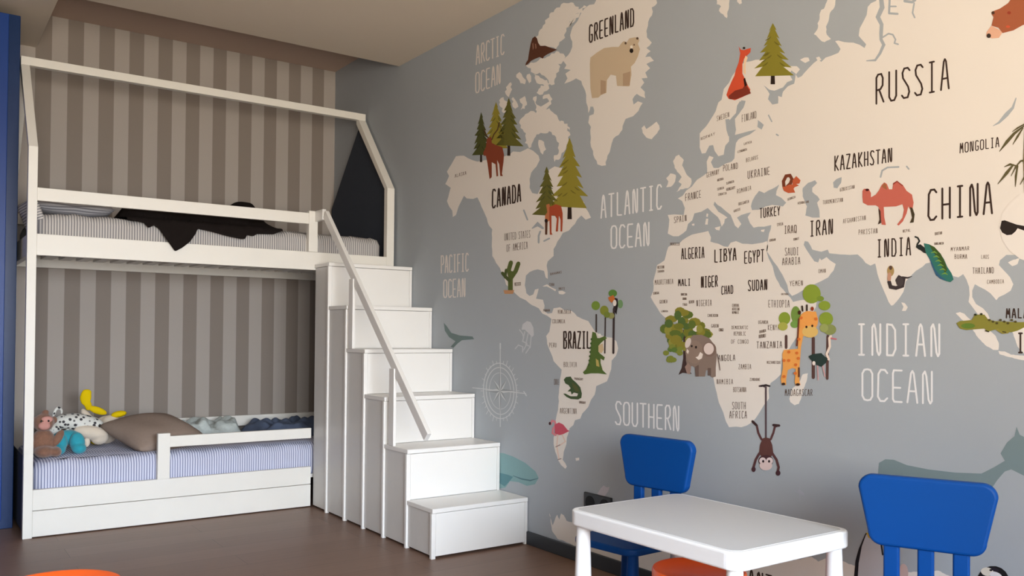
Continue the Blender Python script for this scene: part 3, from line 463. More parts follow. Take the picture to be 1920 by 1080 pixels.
fig('ostrich_print', 'dark green ostrich printed beside the giraffe', [('l', (238, 220, 206), 4.5, "1554,674 1550,664 1556,650 1555,634 1558,630"), ('l', (206, 110, 120), 2.5, "1558,634 1568,636"), ('l', (206, 160, 164), 2.2, "1533,684 1534,712"), ('l', (206, 160, 164), 2.2, "1542,684 1547,706"), ('p', (44, 62, 58), "1516,668 1524,664 1540,662 1546,668 1552,672 1549,680 1540,688 1530,684 1522,676 1518,672"), ('e', (238, 228, 222), 1526, 681, 3, 4)], 26)
fig('trees_print', 'slim palms with green crowns printed on Brazil', [('l', (66, 56, 54), 3, "1118,622 1118,590"), ('l', (66, 56, 54), 2.6, "1134,662 1135,596"), ('l', (62, 50, 52), 4, "1150,662 1151,580 1156,565"), ('e', (120, 150, 62), 1117, 573, 8, 8.5), ('e', (136, 146, 58), 1133, 582, 8, 9), ('e', (150, 152, 96), 1146, 592, 6, 6), ('e', (122, 138, 60), 1138, 590, 6, 6), ('e', (96, 140, 62), 1149, 550, 8, 7), ('e', (120, 158, 110), 1163, 570, 5, 8)])
fig('toucan_print', 'black and white toucan printed on the tallest palm', [('p', (40, 32, 34), "1152,558 1158,560 1159,572 1157,582 1156,590 1153,585 1154,572"), ('e', (240, 232, 226), 1152.5, 568, 3.4, 6), ('p', (206, 116, 56), "1140,558 1150,553 1153,560 1147,568 1142,563")], 24)
fig('lizard_print', 'green crocodile standing upright printed on Brazil', [('p', (88, 112, 52), "1111,622 1117,624 1120,634 1124,634 1134,630 1138,634 1130,640 1124,646 1122,652 1124,662 1134,670 1132,676 1126,672 1126,680 1130,694 1136,700 1138,702 1122,700 1108,700 1096,702 1093,698 1099,692 1104,680 1107,664 1108,645"), ('p', (214, 190, 150), "1122,648 1130,644 1132,656 1128,662 1122,660"), ('p', (190, 172, 100), "1117,672 1122,676 1124,688 1118,686"), ('e', (240, 240, 232), 1124, 628, 3, 2.6)]+[('e', (66, 92, 44), 1109-i*.8, 636+i*8, 1.6, 2) for i in range(7)], 20)
fig('iguana_print', 'dark green iguana printed in South America', [('p', (72, 92, 60), "1057,712 1061,707 1070,706 1073,711 1080,717 1088,726 1091,738 1090,746 1084,749 1070,748 1062,744 1056,738 1060,738 1070,743 1082,743 1084,738 1076,736 1072,740 1070,734 1064,734 1070,728 1066,722 1060,719"), ('p', (90, 96, 56), "1072,716 1082,724 1087,734 1080,734 1074,726")])
fig('flamingo_print', 'pink flamingo printed at the tip of South America', [('l', (222, 140, 148), 3.6, "1033,795 1035,789 1040,790 1042,797 1037,804 1036,812 1042,816"), ('p', (204, 88, 106), "1040,796 1048,792 1056,796 1064,806 1068,808 1060,812 1054,815 1046,816 1040,812"), ('e', (70, 40, 44), 1031, 794, 2.2, 3), ('l', (232, 206, 192), 2, "1046,815 1044,836 1048,860"), ('l', (232, 206, 192), 2, "1054,815 1060,828 1048,836"), ('l', (150, 132, 128), 1.6, "1042,838 1050,834"), ('l', (150, 132, 128), 1.6, "1046,862 1052,860")])
MK = (92, 58, 60)
fig('monkey_print', 'brown monkey hanging upside down by its tail printed below Africa', [('l', (92, 76, 82), 3.6, "1436,820 1436,780 1436,726 1430,723 1424,724"), ('l', (50, 42, 44), 3.4, "1427,724 1436,722 1443,724"), ('l', MK, 4, "1428,824 1422,812 1419,798 1412,792"), ('l', MK, 4, "1445,824 1450,812 1453,800 1459,798"), ('l', (62, 42, 44), 4.6, "1450,797 1461,798"), ('l', (62, 42, 44), 4.6, "1411,790 1418,797"), ('p', (96, 60, 56), "1430,822 1436,820 1443,822 1448,834 1450,850 1446,856 1428,856 1423,850 1425,834"), ('l', MK, 4.6, "1424,850 1417,862 1413,876 1414,882"), ('l', MK, 4.6, "1448,850 1456,862 1460,876 1458,886"), ('e', (74, 44, 50), 1413, 880, 4, 5), ('e', (74, 44, 50), 1459, 887, 4.4, 5), ('e', (78, 48, 52), 1436, 864, 14, 11), ('e', (226, 208, 208), 1430, 864, 6.4, 6.4), ('e', (226, 208, 208), 1443, 864, 6.4, 6.4), ('e', (222, 200, 198), 1436, 873, 12, 9), ('e', (44, 30, 36), 1431, 865, 2, 2.6), ('e', (44, 30, 36), 1442, 865, 2, 2.6)])
CR = [('p', (138, 134, 58), "1793,606 1800,602 1812,601 1822,600 1828,590 1838,590 1846,590 1852,598 1864,602 1886,603 1904,604 1920,604 1940,596 1940,608 1920,614 1908,620 1896,623 1878,622 1866,618 1852,622 1846,616 1832,617 1812,619 1800,616"), ('e', (100, 130, 52), 1815, 611, 13, 5), ('l', (150, 140, 62), 4, "1870,618 1880,624 1890,623"), ('l', (60, 56, 34), 2, "1848,620 1854,622"), ('l', (60, 56, 34), 2, "1880,622 1886,623"), ('e', (50, 54, 34), 1829, 590, 2.6, 2), ('e', (50, 54, 34), 1840, 589, 2.6, 2)]
for i in range(8): CR.append(('e', (84, 76, 40), 1855+i*7, 600+(i % 3)*3, 2.6, 2))
fig('crocodile_print', 'olive crocodile printed above Indonesia', CR, 20)
fig('penguin_print', 'penguin with raised wings printed beside the right chair', [('l', (30, 28, 34), [3, 6, 8, 7], "1624,1001 1613,1030 1608,1052 1604,1090"), ('p', (196, 194, 200), "1624,1002 1640,1004 1650,1012 1656,1034 1658,1090 1608,1090 1610,1056 1616,1024"), ('p', (214, 176, 60), "1624,998 1632,1001 1646,1008 1638,1012 1628,1008"), ('l', (30, 28, 34), 3, "1646,1004 1652,1018 1655,1040"), ('e', (206, 180, 176), 1694, 1075, 9, 18)])
fig('penguin_print', 'black and white penguin chick head printed at the bottom right', [('e', (28, 26, 30), 1862, 1092, 31, 31), ('e', (226, 220, 208), 1851, 1072, 12, 8, 10), ('e', (232, 230, 236), 1868, 1080, 13, 7, 25), ('e', (30, 26, 34), 1858, 1069, 3, 2), ('e', (40, 34, 46), 1866, 1068, 8, 3, 20)])
TEAL = (132, 168, 172); TEAL2 = (112, 146, 150)
fig('whale_print', 'teal whale printed beside the lowest steps', [('p', TEAL, "930,848 945,850 962,856 985,868 1004,884 1010,896 1003,908 988,911 972,904 956,902 948,914 936,916 930,905"), ('l', (92, 126, 134), [1, 2.6, 2.6, 1], "962,892 978,898 994,901 1009,897"), ('p', (96, 140, 148), "930,885 952,890 962,894 954,904 946,912 934,904")], 4)
fig('whale_print', 'faint teal sea creature printed beside the middle steps', [('p', (112, 130, 130), "832,605 838,612 846,624 862,629 886,631 889,636 866,638 858,644 850,652 845,650 854,640 842,632 834,620")], 4)
fig('whale_print', 'grey-green whale printed behind the right chair', [('p', (124, 142, 146), "1648,868 1660,861 1676,862 1700,872 1740,880 1790,886 1840,888 1864,876 1884,864 1876,850 1888,830 1902,818 1906,800 1912,815 1940,830 1960,850 1960,890 1920,892 1896,880 1884,884 1870,900 1850,930 1760,960 1660,920 1646,890")], 4)
fig('jellyfish_print', 'pale jellyfish printed beside South America', [('p', (206, 208, 212), "978,618 980,608 988,602 995,604 1000,614 1001,628 998,632 990,624 984,618"), ('l', (198, 202, 206), 2.0, "974,618 980,626 982,634"), ('l', (198, 202, 206), 2.0, "984,622 980,640 988,644 982,656"), ('l', (198, 202, 206), 2.0, "990,626 986,646 994,650 986,662"), ('l', (198, 202, 206), 2.0, "996,630 994,652"), ('l', (198, 202, 206), 2.0, "966,654 972,647 980,650 980,660")], 4)
fig('snowflake_print', 'small pale starfish and seal printed by the wall socket', [('p', (196, 192, 200), "1120,926 1126,916 1132,910 1137,914 1143,913 1140,922 1134,930 1124,930"), ('l', (172, 178, 188), 2, "1490,920 1510,930"), ('l', (172, 178, 188), 2, "1500,912 1500,938"), ('l', (176, 180, 190), 5, "1498,920 1506,926")], 4)
# compass rose
p = Print(); CC = (208, 212, 214)
def ring(rx, ry, w, cx=937.5, cy=733):
    p.line(CC, w, [(cx+rx*math.cos(a), cy+ry*math.sin(a)+rx*math.cos(a)*.1) for a in [2*PI*i/40 for i in range(41)]], 4, False)
ring(31, 52, 1.6); ring(26, 44, 1.6); ring(20, 34, 1.0)
for i in range(32):
    a = 2*PI*i/32; k0, k1 = (.98, 1.1) if i % 2 else (.98, 1.18)
    p.line(CC, 1, [(937.5+31*k0*math.cos(a), 733+52*k0*math.sin(a)), (937.5+31*k1*math.cos(a), 733+52*k1*math.sin(a))], 4, False)
for i in range(8):
    a = 2*PI*i/8+PI/2; r = 40 if i % 2 == 0 else 24
    tip = (937.5+r*.75*math.cos(a), 733+r*1.25*math.sin(a))
    for s in (-1, 1):
        b = a+s*PI/8
        p.poly(CC if s > 0 else (150, 156, 160), [(937.5, 733), (937.5+6*math.cos(b), 733+10*math.sin(b)), tip], 5)
p.line(CC, 1.6, [(886, 727), (986, 738)], 4); p.line(CC, 1.6, [(938, 644), (938, 800)], 4)
p.line(CC, 2, [(982, 734), (987, 742)], 4); p.line(CC, 2.5, [(938, 644), (938, 654)], 4)
p.done('compass_print', 'pale compass rose printed in the Pacific')

# ---------------------------------------------------------------- blue wardrobe at the left
wd = thing('wardrobe', 'tall blue built-in wardrobe at the left edge beside the bunk bed', 'wardrobe', (-2.8, -0.35, 0))
box('body', -3.5, -2.112, -0.690, -0.005, 0.0, 2.755, M['wardrobe2'], wd, 0.003)
for i, (a, b) in enumerate([(-3.495, -2.835), (-2.829, -2.168)]):
    dr = box('door', a, b, -0.712, -0.691, 0.05, 2.748, M['wardrobe'], wd, 0.003)
    hx = b-0.06 if i == 0 else a+0.04
    box('handle', hx, hx+0.015, -0.742, -0.713, 0.95, 1.15, M['charcoal'], dr, 0.003)

# ---------------------------------------------------------------- house bunk bed
YB = -1.012
bed = thing('bunk_bed', 'white wooden house-frame bunk bed with a ridge pole against the striped wall', 'bed', (-1.05, -0.5, 0))
T = 0.045
XA, XB = -2.097, -0.018
ZK = 2.0
for x0 in (XA, XB-0.052):
    for y0 in (YB, -0.055):
        z1 = 1.557 if (x0 != XA and y0 != YB) else ZK
        w = 0.043 if x0 == XA else 0.052
        box('post', x0, x0+w, y0, y0+T, 0, z1, M['whiteb'], bed)
for x0, w in ((XA, 0.043), (XB-0.052, 0.052)):
    for s in (-1, 1):
        if s > 0 and x0 != XA: continue
        ya, yb_ = (YB, YB+T) if s < 0 else (-0.01, -0.055)
        ym = -0.53
        pts = [(ya, ZK), (yb_, ZK), (ym-s*0.002, 2.505), (ym-s*0.002, 2.578)]
        extrude('rafter', pts, x0, x0+w, 'x', M['whiteb'], bed)
box('ridge_pole', XA, XB, -0.568, -0.526, 2.530, 2.577, M['whiteb'], bed)
# upper level
box('guard_rail', XA+0.043, -0.597, YB+0.004, YB+0.03, 1.725, 1.792, M['whiteb'], bed)
box('guard_post', -0.597, -0.540, YB+0.001, YB+0.044, 1.556, 1.806, M['whiteb'], bed)
box('front_rail', XA+0.043, XB-0.052, YB+0.002, YB+0.038, 1.445, 1.555, M['whiteb'], bed)
box('back_rail', XA+0.043, XB-0.052, -0.052, -0.016, 1.445, 1.555, M['whiteb'], bed)
box('guard_rail', XA+0.043, XB-0.052, -0.050, -0.022, 1.70, 1.765, M['whiteb'], bed)
for x0 in (XA+0.006, XB-0.045):
    box('end_rail', x0, x0+0.03, YB+T, -0.055, 1.445, 1.555, M['whiteb'], bed)
    box('end_rail', x0, x0+0.03, YB+T, -0.055, 0.140, 0.245, M['whiteb'], bed)
s0 = None
for i in range(20):
    x = XA+0.07+i*0.0975
    if s0 is None:
        s0 = box('slat', x, x+0.062, YB+0.040, -0.053, 1.492, 1.508, M['whiteb'], bed, 0)
    else:
        s = s0.copy(); COL.objects.link(s); s.location = s0.location+Vector((i*0.0975, 0, 0))
# gable panel
pts = [(-0.055, 1.558), (YB+T+.002, 1.558), (YB+T+.002, 1.985), (-0.545, 2.528), (-0.055, 1.972)]
gp = extrude('gable_panel', pts, XB-0.024, XB-0.012, 'x', M['navy'], bed, 0.001)
gp['label'] = 'navy blue gable panel closing the end of the upper bunk'
# lower level
ep = box('end_panel', XA+0.002, XA+0.0055, YB+T+.002, -0.057, 0.03, 0.415, M['navy'], bed, 0)
ep['label'] = 'dark navy panel at the left end of the lower bunk'
box('front_rail', XA+0.043, -0.566, YB+0.002, YB+0.030, 0.140, 0.245, M['whiteb'], bed)
box('drawer_front', XA+0.043, -0.566, YB+0.001, YB+0.024, 0.006, 0.137, M['whiteb'], bed)
box('back_rail', XA+0.043, XB-0.052, -0.052, -0.016, 0.140, 0.245, M['whiteb'], bed)
box('base_board', XA+0.043, XB-0.052, YB+0.031, -0.053, 0.175, 0.195, M['whiteb'], bed, 0)
box('guard_post', -1.453, -1.388, YB-0.001, YB+0.032, 0.245, 0.497, M['whiteb'], bed)
box('guard_rail', -1.388, -0.566, YB+0.002, YB+0.027, 0.419, 0.480, M['whiteb'], bed)
extrude('guard_rail', [(-1.22, 0.486), (-0.075, 0.486), (-0.075, 0.415), (-1.14, 0.415)], -0.075, -0.05, 'y', M['whiteb'], bed)

# ---------------------------------------------------------------- staircase of storage steps
XS = -0.563
YS = [-2.479, -2.2256, -1.972, -1.730, -1.489, -1.234]
ZS = [0.236, 0.486, 0.730, 0.974, 1.218, 1.478]
st = thing('staircase', 'white storage staircase of six box steps rising along the map wall to the upper bunk', 'stairs', (-0.28, -1.75, 0))
for k in range(6):
    yb_ = YS[k+1] if k < 5 else YB-0.004
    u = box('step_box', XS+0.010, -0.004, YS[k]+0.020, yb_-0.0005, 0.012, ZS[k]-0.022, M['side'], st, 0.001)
    # tread and front with a stile at each side
    box('tread', XS+0.003, -0.004, YS[k]-0.002, yb_-0.0005, ZS[k]-0.021, ZS[k], M['white'], st, 0.002)
    z0 = 0.012 if k == 0 else 0.004
    box('stile', XS, XS+0.022, YS[k], YS[k]+0.019, 0.0, ZS[k]-0.022, M['white'], st, 0.0015)
    box('stile', -0.020, -0.004, YS[k], YS[k]+0.019, 0.0, ZS[k]-0.022, M['white'], st, 0.0015)
    zb = 0.012 if k == 0 else ZS[k-1]+0.001
    box('drawer_front', XS+0.0232, -0.0212, YS[k]+0.001, YS[k]+0.018, zb, ZS[k]-0.0232, M['white'], st, 0.0015)
# handrail boards
hy0, hz0, hy1, hz1 = -1.135, 1.775, -2.395, 0.565
hr = bar('handrail', (XS+0.022, hy0, hz0), (XS+0.022, hy1, hz1), 0.024, 0.052, M['white'], st, bevel=0.003)
def rail_z(y): return hz0+(hz1-hz0)*(y-hy0)/(hy1-hy0)
for y, zb in ((-2.045, ZS[1]), (-1.541, ZS[3])):
    zt = rail_z(y)-0.02
    box('baluster', XS+0.004, XS+0.020, y-0.027, y+0.027, zb+0.0005, zt, M['white'], st, 0.002)
box('rail_return', XS+0.004, XS+0.028, hy0+0.01, YB-0.002, 1.742, 1.806, M['white'], st, 0.002)

# ---------------------------------------------------------------- mattresses and bedding
def mattress(name, label, x0, x1, y0, y1, z0, z1, m):
    nx, ny, nz = 60, 14, 5
    bm = bmesh.new()
    r = 0.045; V = []
    pts = rrect((x0+x1)/2, (y0+y1)/2, x1-x0, y1-y0, 0.06, 6)
    n = len(pts); rows = [(0.012, z0), (0, z0+0.03), (0, z1-r), (r*.3, z1-r*.3), (r, z1)]
    # dense outline
    dense = []
    for i in range(n):
        a, b = pts[i], pts[(i+1) % n]; d = math.hypot(b[0]-a[0], b[1]-a[1]); k = max(1, int(d/0.04))
        for j in range(k): dense.append((a[0]+(b[0]-a[0])*j/k, a[1]+(b[1]-a[1])*j/k))
    cx, cy = (x0+x1)/2, (y0+y1)/2
    verts, faces = [], []
    m_ = len(dense); rnd = random.Random(3)
    for ri, (ins, z) in enumerate(rows):
        for i, (x, y) in enumerate(dense):
            fx = (x-cx)/((x1-x0)/2); fy = (y-cy)/((y1-y0)/2)
            wob = 0.004*math.sin(x*31+ri)+0.003*math.sin(x*73+2)
            verts.append((x-ins*(1 if fx > .8 else -1 if fx < -.8 else 0)*abs(fx), y-ins*(1 if fy > 0 else -1)*min(1, abs(fy))+ (wob if 0 < ri < 4 else 0)*(1 if fy > 0 else -1), z+(wob if ri > 2 else 0)))
    for ri in range(len(rows)-1):
        for i in range(m_): faces.append((ri*m_+i, ri*m_+(i+1) % m_, (ri+1)*m_+(i+1) % m_, (ri+1)*m_+i))
    faces.append(tuple(range((len(rows)-1)*m_, len(rows)*m_))); faces.append(tuple(range(m_-1, -1, -1)))
    o = make(name, verts, faces, m, None, smooth=True, loc=(cx, cy, z0))
    e = o.modifiers.new('e', 'EDGE_SPLIT'); e.split_angle = math.radians(60)
    return tag(o, label, 'mattress')
mattress('mattress', 'lower bunk mattress in blue and white ticking', XA+0.05, XB-0.06, YB+0.042, -0.085, 0.1955, 0.383, M['sheet'])
mattress('mattress', 'upper bunk mattress in grey and white ticking', XA+0.05, XB-0.06, YB+0.044, -0.060, 1.5085, 1.675, M['sheet_up'])

def pillow(name, label, c, w, d, h, rz, m, cat='pillow', tilt=(0, 0), pinch=.06, n=22, ex=.42):
    V, F = [], []
    for s in (1, -1):
        for j in range(n+1):
            for i in range(n+1):
                u, v = 2*i/n-1, 2*j/n-1
                e = max(0, (1-abs(u)**2.6))*max(0, (1-abs(v)**2.6))
                z = s*h/2*(e**ex)
                k = 1-pinch*(1-abs(u*v))*(u*u*v*v if 0 else 1)*0.5*((1-v*v)*abs(u)+(1-u*u)*abs(v))
                V.append((u*w/2*k, v*d/2*k, z+0.004*math.sin(5*u+3*v)*e))
    N = (n+1)**2
    for s in range(2):
        for j in range(n):
            for i in range(n):
                q = (s*N+j*(n+1)+i, s*N+j*(n+1)+i+1, s*N+(j+1)*(n+1)+i+1, s*N+(j+1)*(n+1)+i)
                F.append(q if s == 0 else q[::-1])
    o = make(name, V, F, m, None, smooth=True, local=True)
    bm = bmesh.new(); bm.from_mesh(o.data); bmesh.ops.remove_doubles(bm, verts=bm.verts, dist=1e-5); bm.to_mesh(o.data); bm.free()
    o.location = c; o.rotation_euler = (tilt[0], tilt[1], rz)
    return tag(o, label, cat)
pillow('cushion', 'taupe square cushion on the lower bunk beside the guard post', (-1.395, -0.67, 0.470), 0.45, 0.42, 0.17, math.radians(22), M['taupe'], 'cushion', (math.radians(16), math.radians(-3)), .10, ex=.58)
pillow('pillow', 'small striped grey pillow wedged upright at the left end of the upper bunk', (-2.055, -0.80, 1.665), 0.17, 0.31, 0.06, 0.0, M['sheet_up'], 'pillow', (math.radians(-8), math.radians(68)))
pillow('pillow', 'large striped grey pillow lying flat at the head of the upper bunk', (-1.85, -0.48, 1.735), 0.40, 0.68, 0.125, 0.0, M['sheet_y'], 'pillow', (0, 0))

def cloth(name, label, f, nu, nv, m, cat, th=0.006):
    V, F = [], []
    for j in range(nv+1):
        for i in range(nu+1): V.append(f(i/nu, j/nv))
    for j in range(nv):
        for i in range(nu): a = j*(nu+1)+i; F.append((a, a+1, a+nu+2, a+nu+1))
    cx = sum(v[0] for v in V)/len(V); cy = sum(v[1] for v in V)/len(V); cz = min(v[2] for v in V)
    o = make(name, V, F, m, None, smooth=True, loc=(cx, cy, cz))
    s = o.modifiers.new('solid', 'SOLIDIFY'); s.thickness = th; s.offset = 1
    return tag(o, label, cat)
# black throw on the upper bunk: front hem given as (x, drop below the mattress top)
HEM = [(-1.62, .004), (-1.52, .012), (-1.475, .020), (-1.455, .048), (-1.425, .030), (-1.40, .048), (-1.36, .115), (-1.32, .170), (-1.285, .148), (-1.24, .110), (-1.205, .062), (-1.19, .030), (-1.12, .040), (-1.02, .062), (-.95, .072), (-.925, .070), (-.91, .045), (-.875, .050), (-.85, .034), (-.75, .028), (-.70, .006)]
def hem(x):
    x += 0.06
    for (a, b), (c, d) in zip(HEM, HEM[1:]):
        if a <= x <= c: return b+(d-b)*(x-a)/(c-a)
    return 0.004
def throw(u, v):
    x = -1.62+0.87*u
    L = hem(x); zt = 1.683
    back = 0.62
    s = v*(back+0.06+L)
    if s < back:
        y = -0.30-(s)*(0.63/back)
        k = s/back
        b = (0.020*(math.sin(13*x+4*y)+1)+0.012*(math.sin(31*x-9*y)+1)+0.022)*(1+.6*k)
        mound = 0.155*math.exp(-((x+0.85)/0.13)**2-((y+0.60)/0.13)**2)+0.05*math.exp(-((x+1.3)/0.25)**2-((y+0.55)/0.2)**2)
        edge = min(1, 5*(1-k)+.12)*min(1, 10*u+.1)*min(1, 10*(1-u)+.1)
        return (x+0.012*math.sin(25*y), y, zt+(b+mound)*edge)
    s -= back
    if s < 0.06:
        t = s/0.06
        return (x, -0.93-0.045*t-0.004*math.sin(40*x)*t, zt+.002-0.010*t*t)
    s -= 0.06
    # fall: slopes outwards over the side board, then hangs in front of it
    if s < 0.115:
        return (x, -0.975-0.052*(s/0.115), zt-0.008-s)
    return (x, -1.027-0.001*math.sin(50*x), zt-0.008-s)
cloth('blanket', 'black-brown knitted throw spilling over the upper bunk side', throw, 110, 60, M['cloth_black'], 'blanket', 0.006)
# crumpled sheet and blanket on the lower bunk
M['crump'] = mat('pale_green_grey_bedding', (188, 196, 194), 0.9, 0.15, noise=0.18, nscale=26, bump=0.4)
M['navycloth'] = mat('slate_blue_bedding', (92, 104, 128), 0.9, 0.15, noise=0.1, nscale=20, bump=0.4)
def heap(x0, x1, y0, y1, h, sd):
    r = random.Random(sd); W_ = [(r.uniform(9, 34), r.uniform(-26, 26), r.uniform(0, 6), r.uniform(.25, 1)) for _ in range(7)]
    def f(u, v):
        x = x0+(x1-x0)*u; y = y0+(y1-y0)*v
        e = (min(1, 7*u, 7*(1-u))*min(1, 6*v, 6*(1-v)))
        z = sum(a*abs(math.sin(p*x+q*y+c)) for p, q, c, a in W_)/sum(w[3] for w in W_)
        return (x+0.02*math.sin(19*y+sd), y+0.015*math.sin(17*x), 0.389+e*(h*z*1.1+0.012))
    return f
cloth('duvet', 'crumpled pale grey-green bedding at the middle of the lower bunk', heap(-1.19, -0.80, -0.60, -0.12, 0.115, 2), 60, 60, M['crump'], 'duvet', 0.004)
cloth('blanket', 'slate blue folded blanket at the foot of the lower bunk', heap(-0.78, -0.12, -0.66, -0.14, 0.085, 5), 50, 50, M['navycloth'], 'blanket', 0.004)

# ---------------------------------------------------------------- soft toys on the lower bunk
def blob(name, shapes, m, parent, vox=0.006, loc=None):
    """organic body: ellipsoids (c, (rx,ry,rz), rot z, rot y) fused into one skin"""
    bm = bmesh.new()
    for c, r, rz, ry in shapes:
        g = bmesh.ops.create_uvsphere(bm, u_segments=16, v_segments=10, radius=1)
        mt = Matrix.Translation(c) @ Matrix.Rotation(rz, 4, 'Z') @ Matrix.Rotation(ry, 4, 'Y') @ Matrix.Diagonal((r[0], r[1], r[2], 1))
        bmesh.ops.transform(bm, matrix=mt, verts=g['verts'])
    me = D.meshes.new(name); bm.to_mesh(me); bm.free(); me.materials.append(m)
    o = D.objects.new(name, me); link(o, parent)
    r_ = o.modifiers.new('fuse', 'REMESH'); r_.mode = 'VOXEL'; r_.voxel_size = vox; r_.use_smooth_shade = True
    s_ = o.modifiers.new('soft', 'SMOOTH'); s_.iterations = 4; s_.factor = 0.5
    if loc: o.location = loc
    return o
M['teddy'] = mat('brown_plush', (134, 98, 80), 0.95, 0.1, noise=0.15, nscale=60, bump=0.8, bscale=300, sheen=0.4)
M['muzzle'] = mat('pink_plush', (206, 150, 140), 0.95, 0.1, bump=0.6, bscale=300)
M['cream'] = mat('cream_plush', (226, 212, 194), 0.95, 0.1, noise=0.03, bump=0.6, bscale=300, sheen=0.3)
M['yellow'] = mat('yellow_felt', (232, 200, 14), 0.9, 0.1, noise=0.05, bump=0.5, bscale=300)
M['teal'] = mat('teal_plush', (52, 158, 176), 0.95, 0.1, noise=0.06, nscale=40, bump=0.7, bscale=300, sheen=0.3)
M['eye'] = mat('black_bead', (14, 12, 12), 0.15, 0.6)
def spots():
    m = D.materials.new('spotted_plush'); m.use_nodes = True; nt = m.node_tree; b = nt.nodes['Principled BSDF']; b.inputs['Roughness'].default_value = 0.95
    tc = nt.nodes.new('ShaderNodeTexCoord'); v = nt.nodes.new('ShaderNodeTexVoronoi'); v.inputs['Scale'].default_value = 42
    nt.links.new(tc.outputs['Object'], v.inputs['Vector'])
    cr = nt.nodes.new('ShaderNodeValToRGB'); cr.color_ramp.elements[0].position = 0.30; cr.color_ramp.elements[0].color = rgb((58, 56, 60))
    cr.color_ramp.elements[1].position = 0.42; cr.color_ramp.elements[1].color = rgb((224, 224, 218))
    nt.links.new(v.outputs['Distance'], cr.inputs[0]); nt.links.new(cr.outputs[0], b.inputs['Base Color'])
    return m
M['spots'] = spots()
ZT = 0.381
# brown teddy behind the left post
t = thing('teddy_bear', 'brown plush monkey with a pink face sitting at the left end of the lower bunk', 'soft toy', (-1.985, -0.78, ZT))
blob('body', [((0, 0, .075), (.062, .058, .078), 0, 0), ((0, -.05, .035), (.05, .06, .034), 0, 0), ((.055, -.045, .03), (.03, .06, .028), 0, 0)], M['teddy'], t)
h = blob('head', [((0, -.008, .185), (.052, .05, .05), 0, 0), ((-.05, 0, .195), (.02, .01, .022), 0, 0), ((.05, 0, .195), (.02, .01, .022), 0, 0), ((.01, 0, .24), (.018, .014, .014), 0, 0)], M['teddy'], t)
blob('face', [((0, -.048, .172), (.03, .02, .024), 0, 0), ((.012, -.044, .204), (.03, .014, .018), 0, 0)], M['muzzle'], t, .004)
blob('arm', [((.068, -.03, .10), (.022, .02, .05), 0, .5)], M['teddy'], t); blob('arm', [((-.068, -.03, .10), (.022, .02, .05), 0, -.5)], M['teddy'], t)
for sx in (-.016, .018): blob('eye', [((sx, -.062, .198), (.005, .004, .006), 0, 0)], M['eye'], h, .0015)
# teal plush: a pair of feet
t = thing('plush_toy', 'teal plush toy with two stubby legs under the spotted toy', 'soft toy', (-1.855, -0.72, ZT))
blob('body', [((0, .055, .085), (.075, .05, .042), 0, 0)], M['teal'], t)
blob('leg', [((-.042, -.01, .060), (.038, .036, .060), 0, .1), ((-.050, -.03, .03), (.036, .04, .03), 0, 0)], M['teal'], t)
blob('leg', [((.044, -.01, .060), (.040, .036, .060), 0, -.1), ((.050, -.03, .03), (.038, .04, .03), 0, 0)], M['teal'], t)
# spotted plush lying on its side
t = thing('plush_toy', 'white plush cat with black spots and cream belly lying on its side', 'soft toy', (-1.77, -0.52, ZT+.01))
blob('body', [((0, 0, .140), (.125, .06, .052), 0, .18), ((-.08, -.01, .150), (.06, .05, .042), 0, 0), ((.07, 0, .115), (.06, .055, .052), 0, 0)], M['spots'], t)
blob('belly', [((.055, -.045, .085), (.095, .045, .040), 0, .22), ((.10, -.03, .055), (.05, .045, .045), 0, 0)], M['cream'], t)
h = blob('head', [((-.145, -.03, .105), (.05, .042, .040), 0, 0), ((-.165, -.01, .15), (.013, .01, .018), 0, 0), ((-.125, -.01, .15), (.013, .01, .018), 0, 0)], M['spots'], t)
blob('leg', [((.03, -.05, .03), (.02, .02, .03), 0, .1)], M['cream'], t); blob('leg', [((-.07, -.03, .06), (.02, .02, .055), 0, .1)], M['spots'], t)
blob('tail', [((-.125, .04, .20), (.010, .010, .032), 0, .3), ((-.105, .04, .225), (.016, .009, .010), 0, 0), ((-.088, .04, .205), (.008, .008, .018), 0, 0)], M['spots'], t)
# duck plush
t = thing('plush_duck', 'cream plush duck with yellow feet and beak behind the spotted toy', 'soft toy', (-1.60, -0.36, ZT))
blob('body', [((0, 0, .085), (.075, .07, .085), 0, 0), ((.02, -.04, .130), (.055, .045, .045), 0, .3), ((.03, -.06, .095), (.04, .03, .05), 0, .6)], M['cream'], t)
blob('foot', [((-.120, -.03, .285), (.032, .014, .050), 0, .06), ((-.105, -.03, .235), (.020, .014, .03), 0, 0), ((-.115, -.03, .315), (.028, .013, .02), 0, 0)], M['yellow'], t)
blob('foot', [((-.055, -.03, .205), (.058, .018, .022), 0, .4)], M['yellow'], t)
blob('leg', [((-.09, -.01, .13), (.03, .03, .10), 0, -.5)], M['cream'], t)
blob('beak', [((.058, -.055, .180), (.046, .026, .020), 0, -.15)], M['yellow'], t)
blob('wing', [((.075, -.07, .120), (.04, .02, .022), 0, .5)], M['cream'], t)
blob('foot', [((-.055, -.03, .018), (.038, .02, .016), 0, 0)], M['yellow'], t)

